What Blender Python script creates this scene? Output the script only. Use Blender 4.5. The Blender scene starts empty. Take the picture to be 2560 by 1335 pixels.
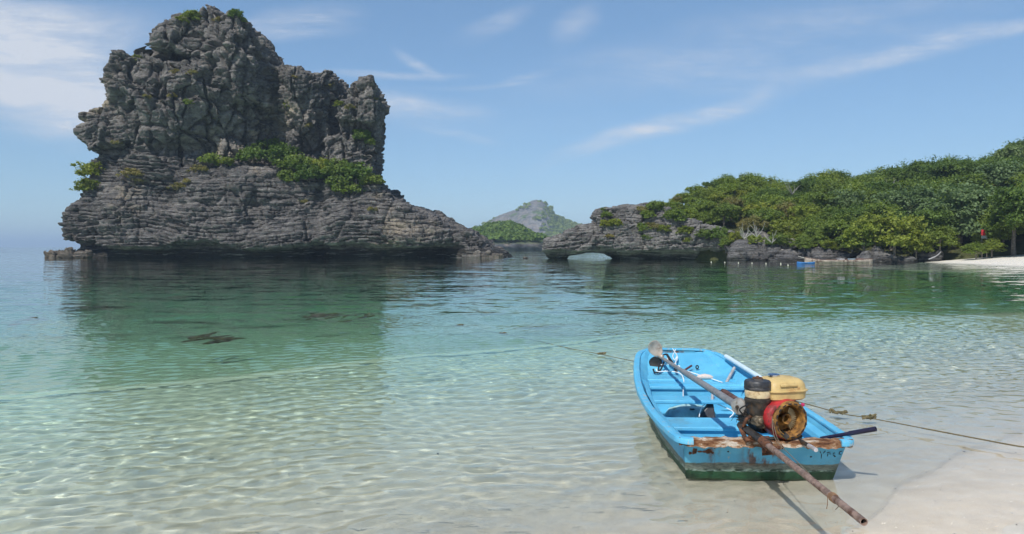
import bpy, math, random
import numpy as np
from mathutils import Vector, Matrix
from mathutils.bvhtree import BVHTree

scene = bpy.context.scene
root_col = scene.collection

# ---------------------------------------------------------------- camera
CAM_H = 1.5            # eye height above the water, metres
FOCAL = 1850.0         # focal length in pixels of the 2560 px wide photograph
HORIZON = 617.0        # row of the sea horizon
cam_data = bpy.data.cameras.new('camera')
cam_data.sensor_width = 36.0
cam_data.lens = 36.0 * FOCAL / 2560.0
cam_data.shift_y = -(1335 / 2 - HORIZON) / 2560.0
cam_data.clip_start = 0.05
cam_data.clip_end = 60000.0
cam = bpy.data.objects.new('camera', cam_data)
cam.location = (0, 0, CAM_H)
cam.rotation_euler = (math.pi / 2, 0, 0)
root_col.objects.link(cam)
scene.camera = cam

# ---------------------------------------------------------------- sun, sky, exposure
SUN_EL, SUN_AZ = math.radians(48.5), math.radians(27)      # high, behind the camera and to its left
sun_dir = Vector((-math.sin(SUN_AZ) * math.cos(SUN_EL), -math.cos(SUN_AZ) * math.cos(SUN_EL), math.sin(SUN_EL)))
sun_data = bpy.data.lights.new('sun', 'SUN')
sun_data.energy = 4.5
sun_data.angle = math.radians(0.5)
sun_data.color = (1.0, 0.965, 0.91)
sun_data.cycles.is_caustics_light = True
sun = bpy.data.objects.new('sun', sun_data)
sun.rotation_euler = sun_dir.to_track_quat('Z', 'Y').to_euler()
sun.location = (0, 0, 60)
root_col.objects.link(sun)

world = bpy.data.worlds.new('World')
scene.world = world
world.use_nodes = True
scene.view_settings.view_transform = 'Standard'
scene.view_settings.look = 'None'
scene.view_settings.exposure = 0.1
scene.view_settings.gamma = 1.0
scene.view_settings.use_curve_mapping = False
scene.cycles.use_denoising = True
scene.cycles.use_adaptive_sampling = True
scene.cycles.adaptive_threshold = 0.025
scene.cycles.adaptive_min_samples = 12
scene.cycles.max_bounces = 9
scene.cycles.transparent_max_bounces = 12
scene.cycles.caustics_refractive = True
scene.cycles.blur_glossy = 0.5
scene.cycles.sample_clamp_indirect = 6.0


class NT:
    """Small helper round a node tree."""
    def __init__(self, tree):
        self.t = tree
    def n(self, kind, *sockets, **props):
        nd = self.t.nodes.new('ShaderNode' + kind)
        ins = {}
        for k, v in props.items():
            if k.startswith('i_'):
                ins[k[2:]] = v
            else:
                setattr(nd, k, v)
        for i, v in enumerate(sockets):
            if v is not None:
                self.put(nd, i, v)
        for k, v in ins.items():
            self.put(nd, int(k) if k.isdigit() else k.replace('_', ' '), v)
        return nd
    def put(self, nd, key, v):
        s = nd.inputs[key]
        if isinstance(v, bpy.types.NodeSocket):
            self.t.links.new(v, s)
        elif isinstance(v, bpy.types.Node):
            self.t.links.new(v.outputs[0], s)
        else:
            if hasattr(s.default_value, '__len__') and len(s.default_value) == 4 and len(v) == 3:
                v = (*v, 1.0)
            s.default_value = v
    def math(self, op, a, b=None, c=None, clamp=False):
        nd = self.n('Math', operation=op, use_clamp=clamp)
        for i, v in enumerate((a, b, c)):
            if v is not None:
                self.put(nd, i, v)
        return nd.outputs[0]
    def vmath(self, op, a, b=None):
        nd = self.n('VectorMath', operation=op)
        self.put(nd, 0, a)
        if b is not None:
            self.put(nd, 1, b)
        return nd.outputs['Value'] if op in ('LENGTH', 'DOT_PRODUCT') else nd.outputs[0]
    def map(self, v, a, b, c=0.0, d=1.0, kind='SMOOTHSTEP'):
        nd = self.n('MapRange', interpolation_type=kind)
        for i, x in enumerate((v, a, b, c, d)):
            self.put(nd, i, x)
        return nd.outputs[0]
    def noise(self, vec, scale, detail=4.0, rough=0.55, dist=0.0):
        nd = self.n('TexNoise', vec, i_Scale=scale, i_Detail=detail, i_Roughness=rough, i_Distortion=dist)
        return nd.outputs[0]
    def voro(self, vec, scale, feature='F1', rand=1.0):
        nd = self.n('TexVoronoi', vec, feature=feature, i_Scale=scale, i_Randomness=rand)
        return nd.outputs[0]
    def mix(self, f, a, b, blend='MIX'):
        nd = self.n('Mix', data_type='RGBA', blend_type=blend)
        self.put(nd, 0, f)
        self.put(nd, 6, a)
        self.put(nd, 7, b)
        return nd.outputs[2]
    def mapping(self, vec, loc=(0, 0, 0), rot=(0, 0, 0), scale=(1, 1, 1), kind='POINT'):
        nd = self.n('Mapping', vec, loc, rot, scale, vector_type=kind)
        return nd.outputs[0]
    def ramp(self, f, stops):
        nd = self.n('ValToRGB', f)
        e = nd.color_ramp.elements
        while len(e) < len(stops):
            e.new(0.5)
        for k, (p, c) in zip(e, stops):
            k.position = p
            k.color = (*c, 1.0) if len(c) == 3 else c
        return nd.outputs[0]
    def bump(self, h, strength=0.5, dist=0.1, normal=None):
        nd = self.n('Bump', i_Strength=strength, i_Distance=dist, i_Height=h)
        if normal is not None:
            self.put(nd, 'Normal', normal)
        return nd.outputs[0]


# ---- sky: Nishita daylight with thin cirrus placed by direction
def build_world():
    t = NT(world.node_tree)
    world.node_tree.nodes.clear()
    out = t.n('OutputWorld')
    bg = t.n('Background', i_Strength=0.115)
    sky = t.n('TexSky', sky_type='NISHITA', sun_disc=False, sun_elevation=SUN_EL, sun_rotation=math.pi + SUN_AZ,
              altitude=0.0, air_density=1.0, dust_density=0.0, ozone_density=2.0)
    d = t.n('TexCoord').outputs['Generated']
    sep = t.n('SeparateXYZ', d)
    x, y, z = sep.outputs
    # tangent coordinates of the half of the sky in front of the beach
    yy = t.math('MAXIMUM', y, 0.02)
    u = t.math('DIVIDE', x, yy)
    v = t.math('DIVIDE', z, yy)
    uv = t.n('CombineXYZ', u, v, 0.0).outputs[0]
    # wind-drawn fibres
    plane = t.n('CombineXYZ', t.math('DIVIDE', x, t.math('ADD', t.math('ABSOLUTE', z), 0.14)),
                t.math('DIVIDE', y, t.math('ADD', t.math('ABSOLUTE', z), 0.14)), 0.0).outputs[0]
    warp = t.n('TexNoise', uv, i_Scale=2.2, i_Detail=3.0).outputs[1]
    warp = t.vmath('SUBTRACT', warp, (0.5, 0.5, 0.5))
    uvw = t.vmath('ADD', uv, t.vmath('MULTIPLY', warp, (0.14, 0.10, 0.0)))
    fib = t.noise(t.mapping(uvw, rot=(0, 0, math.radians(-17)), scale=(3.2, 22.0, 1.0)), 1.0, 9.0, 0.66)
    fib2 = t.noise(t.mapping(uvw, rot=(0, 0, math.radians(-8)), scale=(9.0, 26.0, 1.0)), 1.6, 8.0, 0.68)
    fibres = t.math('MULTIPLY', t.map(fib, 0.30, 0.72), t.map(fib2, 0.25, 0.72, 0.2, 1.0))
    #            px    py    rx   ry  angle strength softness
    streaks = [(20, 150, 430, 170, -14, 1.5), (170, 40, 330, 60, -5, 0.6), (200, 240, 210, 90, 10, 0.8),
               (750, 72, 170, 44, 6, 1.0), (1030, 152, 70, 16, -32, 0.6), (960, 188, 190, 13, 4, 0.65),
               (1305, 186, 75, 13, 9, 0.95), (1180, 205, 190, 9, 3, 0.35), (1010, 265, 190, 46, -6, 0.95), (1640, 312, 330, 30, 17, 0.95),
               (1830, 240, 120, 26, 27, 0.6), (2360, 112, 330, 30, 9, 0.85), (2050, 160, 380, 40, 12, 0.3),
               (1440, 62, 80, 40, 35, 0.5), (1225, 55, 130, 30, 18, 0.6), (1130, 328, 110, 14, -10, 0.35),
               (1900, 100, 720, 90, 11, 0.4), (600, 300, 900, 60, 0, 0.16), (1350, 600, 1900, 170, 0, 0.12)]
    total = None
    soft = []
    for px, py, rx, ry, ang, s in streaks:
        loc = ((px - 1280) / FOCAL, (HORIZON - py) / FOCAL, 0.0)
        m = t.mapping(uvw, loc=loc, rot=(0, 0, math.radians(ang)), scale=(rx / FOCAL, ry / FOCAL, 1.0), kind='TEXTURE')
        k = t.map(t.vmath('LENGTH', m), 1.25, 0.0, 0.0, s)
        total = k if total is None else t.math('ADD', total, k)
        if len(soft) < 3:
            soft.append(k)
    front = t.map(y, 0.05, 0.35)
    total = t.math('MULTIPLY', total, front)
    # the same kind of thin cirrus over the rest of the dome
    gen = t.math('MULTIPLY', t.map(t.noise(t.mapping(plane, rot=(0, 0, 0.5), scale=(0.35, 1.1, 1.0)), 1.0, 6.0, 0.6), 0.5, 0.8),
                 t.map(t.noise(plane, 0.35, 2.0), 0.42, 0.65, 0.0, 0.5))
    gen = t.math('MULTIPLY', gen, t.math('SUBTRACT', 1.0, front))
    cover = t.math('ADD', t.math('MULTIPLY', total, t.math('ADD', t.math('MULTIPLY', fibres, 1.35), 0.10)), gen)
    veil = t.math('ADD', t.math('ADD', soft[0], soft[1]), soft[2])
    cover = t.math('ADD', cover, t.math('MULTIPLY', t.math('MULTIPLY', veil, front), 0.30))
    cover = t.math('MULTIPLY', cover, t.map(z, 0.0, 0.05), clamp=True)
    cover = t.math('MULTIPLY', cover, 0.92)
    flat = t.n('Gamma', sky, 0.62).outputs[0]
    tint = t.mix(1.0, flat, (1.12, 1.50, 1.90), 'MULTIPLY')
    col = t.mix(cover, tint, (5.6, 5.95, 6.6))
    t.put(bg, 0, col)
    t.put(out, 0, bg)


build_world()

# ================================================================ helpers
def tag(o, label=None, category=None, group=None, kind=None):
    if label: o['label'] = label
    if category: o['category'] = category
    if group: o['group'] = group
    if kind: o['kind'] = kind
    return o


def link(o, parent=None):
    root_col.objects.link(o)
    if parent is not None:
        o.parent = parent
    return o


def empty(name, loc=(0, 0, 0), rz=0.0):
    o = bpy.data.objects.new(name, None)
    o.location = loc
    o.rotation_euler = (0, 0, rz)
    o.empty_display_size = 0.2
    return link(o)


def np_mesh(name, v, f, smooth=True):
    """mesh from an (n,3) array and an (m,3|4) face array"""
    me = bpy.data.meshes.new(name)
    v = np.ascontiguousarray(v, dtype=np.float32)
    f = np.ascontiguousarray(f, dtype=np.int32)
    k = f.shape[1]
    me.vertices.add(len(v))
    me.vertices.foreach_set('co', v.ravel())
    me.loops.add(f.size)
    me.loops.foreach_set('vertex_index', f.ravel())
    me.polygons.add(len(f))
    me.polygons.foreach_set('loop_start', np.arange(0, f.size, k, dtype=np.int32))
    me.update(calc_edges=True)
    if smooth:
        me.polygons.foreach_set('use_smooth', np.ones(len(f), dtype=bool))
    return me


def obj(name, me, mat, parent=None, loc=None):
    o = bpy.data.objects.new(name, me)
    if mat is not None and not me.materials:
        me.materials.append(mat)
    if loc is not None:
        o.location = loc
    return link(o, parent)


def px(x, y, Y):
    """world point at depth Y that stands at photo pixel (x, y)"""
    return ((x - 1280) / FOCAL * Y, Y, CAM_H - (y - HORIZON) / FOCAL * Y)


# ---- vectorised value noise
def _hash(ix, iy, iz, seed):
    h = (ix * 374761393 + iy * 668265263 + iz * 2147483647 + seed * 1013904223) & 0xffffffff
    h = ((h ^ (h >> 13)) * 1274126177) & 0xffffffff
    h = ((h ^ (h >> 15)) * 2246822519) & 0xffffffff
    return ((h ^ (h >> 16)) & 0xffff).astype(np.float32) / 65535.0


def vnoise(p, seed=0):
    p = np.asarray(p, dtype=np.float32)
    i = np.floor(p).astype(np.int64)
    f = p - i
    u = f * f * f * (f * (f * 6 - 15) + 10)
    ix, iy, iz = i[..., 0], i[..., 1], i[..., 2]
    r = 0.0
    for dx in (0, 1):
        wx = u[..., 0] if dx else 1 - u[..., 0]
        for dy in (0, 1):
            wy = u[..., 1] if dy else 1 - u[..., 1]
            for dz in (0, 1):
                wz = u[..., 2] if dz else 1 - u[..., 2]
                r = r + wx * wy * wz * _hash(ix + dx, iy + dy, iz + dz, seed)
    return r * 2 - 1


def fbm(p, freq, octaves=4, gain=0.5, seed=0, lac=2.03):
    p = np.asarray(p, dtype=np.float32)
    a, s, tot = 1.0, 0.0, 0.0
    for k in range(octaves):
        s = s + a * vnoise(p * freq + 17.3 * k, seed + k)
        tot += a
        a *= gain
        freq *= lac
    return s / tot


def worley(p, seed=0):
    """nearest and second nearest feature distance and the id of the nearest cell"""
    p = np.asarray(p, dtype=np.float32)
    i = np.floor(p).astype(np.int64)
    d1 = np.full(len(p), 9.0, np.float32)
    d2 = np.full(len(p), 9.0, np.float32)
    cid = np.zeros(len(p), np.float32)
    for dx in (-1, 0, 1):
        for dy in (-1, 0, 1):
            for dz in (-1, 0, 1):
                a, b, c = i[:, 0] + dx, i[:, 1] + dy, i[:, 2] + dz
                q = np.stack([a + _hash(a, b, c, seed), b + _hash(a, b, c, seed + 1), c + _hash(a, b, c, seed + 2)], -1)
                d = np.sqrt(((q - p) ** 2).sum(-1))
                near = d < d1
                d2 = np.where(near, d1, np.minimum(d2, d))
                cid = np.where(near, _hash(a, b, c, seed + 3), cid)
                d1 = np.where(near, d, d1)
    return d1, d2, cid


def sstep(a, b, x):
    t = np.clip((x - a) / (b - a), 0, 1)
    return t * t * (3 - 2 * t)


# ---- implicit solids
def smax(a, b, k):
    h = np.clip(0.5 + 0.5 * (a - b) / k, 0, 1)
    return b * (1 - h) + a * h + k * h * (1 - h)


def smin(a, b, k):
    return -smax(-a, -b, k)


def sd_poly(x, z, poly):
    """signed distance to a closed polygon, negative inside"""
    poly = np.asarray(poly, dtype=np.float64)
    d = np.full(x.shape, 1e9)
    inside = np.zeros(x.shape, bool)
    n = len(poly)
    for k in range(n):
        ax, az = poly[k]
        bx, bz = poly[(k + 1) % n]
        ex, ez = bx - ax, bz - az
        wx, wz = x - ax, z - az
        t = np.clip((wx * ex + wz * ez) / max(ex * ex + ez * ez, 1e-9), 0, 1)
        d = np.minimum(d, (wx - ex * t) ** 2 + (wz - ez * t) ** 2)
        cond = (az > z) != (bz > z)
        inside ^= cond & (x < (bx - ax) * (z - az) / (bz - az + 1e-12) + ax)
    return np.sqrt(d) * np.where(inside, -1.0, 1.0)


def surface_nets(F, origin, h):
    """F: field on a grid (nx,ny,nz), negative inside. Returns vertices and quads."""
    S = F < 0
    nx, ny, nz = F.shape
    cnt = np.zeros((nx - 1, ny - 1, nz - 1), np.int8)
    for a in (0, 1):
        for b in (0, 1):
            for c in (0, 1):
                cnt += S[a:nx - 1 + a, b:ny - 1 + b, c:nz - 1 + c]
    act = (cnt > 0) & (cnt < 8)
    I, J, K = np.nonzero(act)
    idx = np.full(act.shape, -1, np.int32)
    idx[I, J, K] = np.arange(len(I), dtype=np.int32)
    pos = np.zeros((len(I), 3), np.float32)
    num = np.zeros(len(I), np.float32)
    corners = [(a, b, c) for a in (0, 1) for b in (0, 1) for c in (0, 1)]
    val = {cn: F[I + cn[0], J + cn[1], K + cn[2]] for cn in corners}
    for c0 in corners:
        for ax in range(3):
            if c0[ax]:
                continue
            c1 = list(c0); c1[ax] = 1; c1 = tuple(c1)
            v0, v1 = val[c0], val[c1]
            cross = (v0 < 0) != (v1 < 0)
            t = np.where(cross, v0 / (v0 - v1 + 1e-12), 0)
            for q in range(3):
                pos[:, q] += np.where(cross, c0[q] + (t if q == ax else 0), 0)
            num += cross
    pos /= num[:, None]
    V = (np.stack([I, J, K], -1) + pos) * h + np.asarray(origin, np.float32)
    quads = []
    for ax in range(3):
        b, c = (ax + 1) % 3, (ax + 2) % 3
        s0 = [slice(None)] * 3; s1 = [slice(None)] * 3
        s0[ax] = slice(0, -1); s1[ax] = slice(1, None)
        diff = S[tuple(s0)] != S[tuple(s1)]
        E = np.stack(np.nonzero(diff), -1)
        ok = (E[:, b] > 0) & (E[:, c] > 0) & (E[:, b] < F.shape[b] - 1) & (E[:, c] < F.shape[c] - 1)
        E = E[ok]
        ids = []
        for db, dc in ((-1, -1), (0, -1), (0, 0), (-1, 0)):
            q = E.copy(); q[:, b] += db; q[:, c] += dc
            ids.append(idx[q[:, 0], q[:, 1], q[:, 2]])
        Q = np.stack(ids, -1)
        inside_first = S[E[:, 0], E[:, 1], E[:, 2]]
        Q = np.where(inside_first[:, None], Q, Q[:, ::-1])
        quads.append(Q)
    Q = np.concatenate(quads)
    return V, Q[(Q >= 0).all(1)]


def vert_normals(V, Q):
    n = np.cross(V[Q[:, 2]] - V[Q[:, 0]], V[Q[:, 3]] - V[Q[:, 1]])
    out = np.zeros_like(V)
    for k in range(Q.shape[1]):
        for a in range(3):
            out[:, a] += np.bincount(Q[:, k], n[:, a], len(V))
    return out / (np.linalg.norm(out, axis=1, keepdims=True) + 1e-9)


def subdivide(V, Q):
    E = np.concatenate([Q[:, [k, (k + 1) % 4]] for k in range(4)])
    Es = np.sort(E, 1).astype(np.int64)
    key = Es[:, 0] * len(V) + Es[:, 1]
    uk, first, inv = np.unique(key, return_index=True, return_inverse=True)
    mids = (V[Es[first, 0]] + V[Es[first, 1]]) / 2
    cent = V[Q].mean(1)
    m = len(Q)
    e = [len(V) + inv[k * m:(k + 1) * m] for k in range(4)]
    c = len(V) + len(uk) + np.arange(m)
    V2 = np.concatenate([V, mids, cent])
    Q2 = np.concatenate([np.stack([Q[:, k], e[k], c, e[(k - 1) % 4]], -1) for k in range(4)])
    return V2.astype(np.float32), Q2


def compact(V, F):
    u, inv = np.unique(F, return_inverse=True)
    return V[u], inv.reshape(F.shape)


# ---- mesh builder for made things
class MB:
    def __init__(self):
        self.v, self.f = [], []
    def add(self, v, f):
        o = len(self.v)
        self.v += [tuple(p) for p in v]
        self.f += [tuple(i + o for i in q) for q in f]
        return self
    def grid(self, rows, close_u=False, close_v=False):
        """rows: list of equally long lists of points"""
        n, m = len(rows), len(rows[0])
        v = [p for r in rows for p in r]
        f = []
        for i in range(n if close_v else n - 1):
            for j in range(m if close_u else m - 1):
                a, b = i * m + j, i * m + (j + 1) % m
                c, d = ((i + 1) % n) * m + (j + 1) % m, ((i + 1) % n) * m + j
                f.append((a, b, c, d))
        return self.add(v, f)
    def tube(self, path, r, n=10, caps=True, hollow=0.0, flat=1.0):
        path = [Vector(p) for p in path]
        rr = r if hasattr(r, '__len__') else [r] * len(path)
        rows = []
        up = None
        for i, p in enumerate(path):
            t = (path[min(i + 1, len(path) - 1)] - path[max(i - 1, 0)]).normalized()
            if up is None:
                up = Vector((0, 0, 1)) if abs(t.z) < 0.9 else Vector((0, 1, 0))
            s = t.cross(up).normalized()
            up = s.cross(t).normalized()
            rows.append([p + (s * math.cos(a) + up * math.sin(a) * flat) * rr[i] for a in [2 * math.pi * k / n for k in range(n)]])
        if hollow:
            last = [path[-1] + (q - path[-1]) * (1 - hollow) for q in rows[-1]]
            dirn = (path[-2] - path[-1]).normalized()
            rows.append(last)
            rows.append([q + dirn * rr[-1] * 5 for q in last])
        self.grid(rows, close_u=True)
        if caps:
            o = len(self.v) - len(rows) * n
            self.f.append(tuple(o + k for k in reversed(range(n))))
            self.f.append(tuple(o + (len(rows) - 1) * n + k for k in range(n)))
        return self
    def lathe(self, prof, n=24, c=(0, 0, 0), axis='Z', cap=True):
        """prof: list of (radius, height)"""
        c = Vector(c)
        rows = []
        for r, h in prof:
            row = []
            for k in range(n):
                a = 2 * math.pi * k / n
                p = Vector((r * math.cos(a), r * math.sin(a), h))
                if axis == 'Y':
                    p = Vector((p.x, p.z, -p.y))
                elif axis == 'X':
                    p = Vector((p.z, p.x, p.y))
                row.append(c + p)
            rows.append(row)
        self.grid(rows, close_u=True)
        o = len(self.v) - len(rows) * n
        if cap and prof[0][0] > 1e-6:
            self.f.append(tuple(o + k for k in reversed(range(n))))
        if prof[-1][0] > 1e-6:
            self.f.append(tuple(o + (len(rows) - 1) * n + k for k in range(n)))
        return self
    def box(self, a, b, M=None):
        (x0, y0, z0), (x1, y1, z1) = a, b
        v = [(x, y, z) for z in (z0, z1) for y in (y0, y1) for x in (x0, x1)]
        if M is not None:
            v = [M @ Vector(p) for p in v]
        return self.add(v, [(0, 2, 3, 1), (4, 5, 7, 6), (0, 1, 5, 4), (2, 6, 7, 3), (0, 4, 6, 2), (1, 3, 7, 5)])
    def build(self, name, mat, parent=None, bevel=0.0, smooth=True, subsurf=0, solid=0.0, loc=None, angle=40):
        me = bpy.data.meshes.new(name)
        me.from_pydata([tuple(p) for p in self.v], [], self.f)
        me.update()
        if smooth:
            me.polygons.foreach_set('use_smooth', np.ones(len(me.polygons), dtype=bool))
            me.set_sharp_from_angle(angle=math.radians(angle))
        o = obj(name, me, mat, parent, loc)
        if solid:
            m = o.modifiers.new('solid', 'SOLIDIFY'); m.thickness = solid; m.offset = 0
        if bevel:
            m = o.modifiers.new('bevel', 'BEVEL'); m.width = bevel; m.segments = 2; m.limit_method = 'ANGLE'; m.angle_limit = math.radians(35)
        if subsurf:
            m = o.modifiers.new('sub', 'SUBSURF'); m.levels = subsurf; m.render_levels = subsurf
        return o


def clone(o, name=None):
    c = o.copy()
    root_col.objects.link(c)
    for ch in o.children:
        k = ch.copy()
        root_col.objects.link(k)
        k.parent = c
    return c


def smooth_path(pts, n=6):
    """Catmull-Rom through the points"""
    P = [Vector(p) for p in pts]
    out = []
    for i in range(len(P) - 1):
        p0, p1, p2, p3 = P[max(i - 1, 0)], P[i], P[i + 1], P[min(i + 2, len(P) - 1)]
        for k in range(n):
            t = k / n
            out.append(0.5 * ((2 * p1) + (p2 - p0) * t + (2 * p0 - 5 * p1 + 4 * p2 - p3) * t * t + (3 * p1 - p0 - 3 * p2 + p3) * t ** 3))
    out.append(P[-1])
    return out


# ================================================================ materials
def new_mat(name):
    m = bpy.data.materials.new(name)
    m.use_nodes = True
    m.node_tree.nodes.clear()
    t = NT(m.node_tree)
    out = t.n('OutputMaterial')
    return m, t, out


def principled(t, out, color, rough=0.7, normal=None, metal=0.0, spec=0.4, **kw):
    b = t.n('BsdfPrincipled', i_Base_Color=color, i_Roughness=rough, i_Metallic=metal)
    t.put(b, 'Specular IOR Level', spec)
    if normal is not None:
        t.put(b, 'Normal', normal)
    for k, v in kw.items():
        t.put(b, k.replace('_', ' '), v)
    t.put(out, 0, b)
    return b


def position(t):
    return t.n('NewGeometry').outputs['Position']


def obj_coord(t):
    return t.n('TexCoord').outputs['Object']


def mat_rock(name, tint=(1, 1, 1), pale=0.5, tide_shade=1.35, scale=1.0, green=0.35, bedded=True):
    m, t, out = new_mat(name)
    p = position(t)
    big = t.noise(p, 0.10 * scale, 4, 0.55)
    mid = t.noise(t.mapping(p, scale=(1, 1, 1.6)), 0.55 * scale, 6, 0.62)
    fine = t.noise(p, 3.2 * scale, 6, 0.65)
    streak = t.noise(t.mapping(p, scale=(1.0, 1.0, 0.10)), 1.1 * scale, 5, 0.6)
    c = t.ramp(mid, [(0.28, (0.058, 0.056, 0.056)), (0.46, (0.110, 0.105, 0.101)), (0.58, (0.165, 0.157, 0.150)), (0.74, (0.28, 0.265, 0.245))])
    c = t.mix(t.map(fine, 0.35, 0.75, 0.0, 0.45), c, (0.24, 0.23, 0.22))
    c = t.mix(t.map(fine, 0.42, 0.25, 0.0, 0.5), c, (0.045, 0.046, 0.05))
    # pale and tan flaked faces, dark mineral streaks, thin growth
    c = t.mix(t.math('MULTIPLY', t.map(big, 0.56, 0.68), t.map(mid, 0.4, 0.62, 0.0, pale)), c, (0.36, 0.31, 0.235))
    c = t.mix(t.map(streak, 0.56, 0.70, 0.0, 0.6), c, (0.045, 0.045, 0.050))
    grow = t.math('MULTIPLY', t.map(t.noise(p, 0.33 * scale, 6, 0.7), 0.60, 0.70), green)
    c = t.mix(grow, c, (0.115, 0.120, 0.045))
    # tidal band of weed and oysters, its dark colour also painting the notch shade
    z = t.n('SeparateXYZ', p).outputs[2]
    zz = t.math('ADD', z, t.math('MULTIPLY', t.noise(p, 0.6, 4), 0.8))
    c = t.mix(t.map(zz, tide_shade + 0.45, tide_shade + 0.1, 0.0, 0.9), c, (0.026, 0.025, 0.022))
    c = t.mix(1.0, c, tint, 'MULTIPLY')
    bed = t.noise(t.mapping(p, scale=(0.20, 0.20, 2.4)), 1.5 * scale, 6, 0.68, 0.5)
    if bedded:
        c = t.mix(t.map(bed, 0.47, 0.38, 0.0, 0.85), c, (0.030, 0.029, 0.030))  # dark bedding stain that also paints in the shade under the ledges
        c = t.mix(t.map(bed, 0.54, 0.64, 0.0, 0.5), c, (0.30, 0.285, 0.265))
    if not bedded:
        wea = t.noise(t.mapping(p, rot=(0.15, 0.1, 0), scale=(0.5, 0.5, 1.7)), 1.7 * scale, 7, 0.72, 0.4)
        c = t.mix(t.map(wea, 0.46, 0.37, 0.0, 0.8), c, (0.032, 0.031, 0.032))
        c = t.mix(t.map(wea, 0.55, 0.66, 0.0, 0.45), c, (0.31, 0.295, 0.27))
        fine = t.math('ADD', fine, t.math('MULTIPLY', wea, 1.2))
    h = t.math('ADD', fine, t.math('MULTIPLY', bed if bedded else t.noise(t.mapping(p, scale=(1.5, 1.5, 0.35)), 1.6 * scale, 5, 0.6), 1.6 if bedded else 1.0))
    principled(t, out, c, 0.92, t.bump(h, 1.0, 0.28 / scale), spec=0.2)
    return m


def mat_leaf(name, dark, light, dry=(0.16, 0.13, 0.05), dry_amount=0.1, trans=0.35):
    m, t, out = new_mat(name)
    tone = t.n('Attribute', attribute_name='tone', attribute_type='GEOMETRY').outputs['Fac']
    rnd = t.n('ObjectInfo').outputs['Random']
    rnd2 = t.math('FRACT', t.math('MULTIPLY', rnd, 17.31))
    f = t.math('ADD', t.math('MULTIPLY', tone, 0.7), t.math('MULTIPLY', rnd, 0.35), clamp=True)
    c = t.mix(f, dark, light)
    c = t.mix(t.map(rnd2, 0.55, 1.0, 0.0, 0.35), c, (light[0] * 1.22, light[1] * 1.02, light[2] * 0.75))
    c = t.mix(t.map(tone, 1.0 - dry_amount, 1.0, 0.0, 0.8, 'LINEAR'), c, dry)
    d = t.n('BsdfPrincipled', i_Base_Color=c, i_Roughness=0.6)
    t.put(d, 'Specular IOR Level', 0.25)
    tr = t.n('BsdfTranslucent', t.mix(1.0, c, (1.25, 1.35, 0.7), 'MULTIPLY'))
    t.put(out, 0, t.n('MixShader', trans, d, tr))
    return m


def mat_plain(name, color, rough=0.6, metal=0.0, var=0.25, scale=14.0, spec=0.4, bump=0.15, dirt=None, dirt_amount=0.5, dirt_scale=9.0, coord='obj'):
    """paint or metal with mottling, dirt blotches and a little relief"""
    m, t, out = new_mat(name)
    p = obj_coord(t) if coord == 'obj' else position(t)
    nz = t.noise(p, scale, 6, 0.6)
    c = t.mix(t.map(nz, 0.3, 0.7), tuple(k * (1 - var) for k in color), tuple(min(1, k * (1 + var)) for k in color))
    r = rough
    if dirt is not None:
        k = t.map(t.noise(p, dirt_scale, 8, 0.68), 0.62 - 0.22 * dirt_amount, 0.72 - 0.1 * dirt_amount)
        c = t.mix(k, c, dirt)
        r = t.map(k, 0.0, 1.0, rough, 0.9)
    principled(t, out, c, r, t.bump(t.noise(p, scale * 3, 5), bump, 0.004), metal, spec)
    return m

# ================================================================ beach, seabed and sea
LAND = [(-9000, -40), (-30, -14), (-6, -1.2), (-1.7, 1.05), (1.95, 3.35), (2.85, 4.25), (4.15, 5.10), (9, 8.5), (22, 13), (42, 20), (52, 33), (47, 46), (38.2, 54), (40.2, 72), (46, 80),
        (70, 90), (300, 100), (9000, 100), (9000, -9000), (-9000, -9000)]


def shore_distance(X, Y):
    d = sd_poly(X, Y, LAND)
    p = np.stack([X, Y, X * 0], -1)
    return d + 0.28 * fbm(p, 0.45, 2, seed=5) * sstep(60, 10, Y)


def ground_z(X, Y):
    d = shore_distance(X, Y)
    wet = -np.interp(d, [0, 0.7, 1.6, 3, 5, 8, 13, 25, 60, 200], [0, 0.032, 0.115, 0.25, 0.39, 0.46, 0.51, 0.72, 1.05, 1.3])
    rise = sstep(15, 50, np.abs(Y)) * 0.075 + 0.022
    dry = np.clip(-d, 0, 9) * rise
    p = np.stack([X, Y, X * 0], -1).astype(np.float32)
    rel = 0.006 * fbm(p, 0.6, 2, seed=9) + 0.0025 * fbm(p, 6.0, 2, seed=12)
    return np.where(d > 0, wet, dry) + rel * sstep(0.0, 1.0, np.abs(d) + 0.35)


def lin(a, b, s):
    return np.linspace(a, b, max(2, int(round((b - a) / s)) + 1))


def tensor(name, xs, ys, zf, keep=None):
    X, Y = np.meshgrid(xs, ys)
    Z = zf(X, Y)
    v = np.stack([X, Y, Z], -1).reshape(-1, 3)
    i = np.arange(X.size).reshape(X.shape)
    f = np.stack([i[:-1, :-1], i[:-1, 1:], i[1:, 1:], i[1:, :-1]], -1).reshape(-1, 4)
    return v, f


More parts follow.
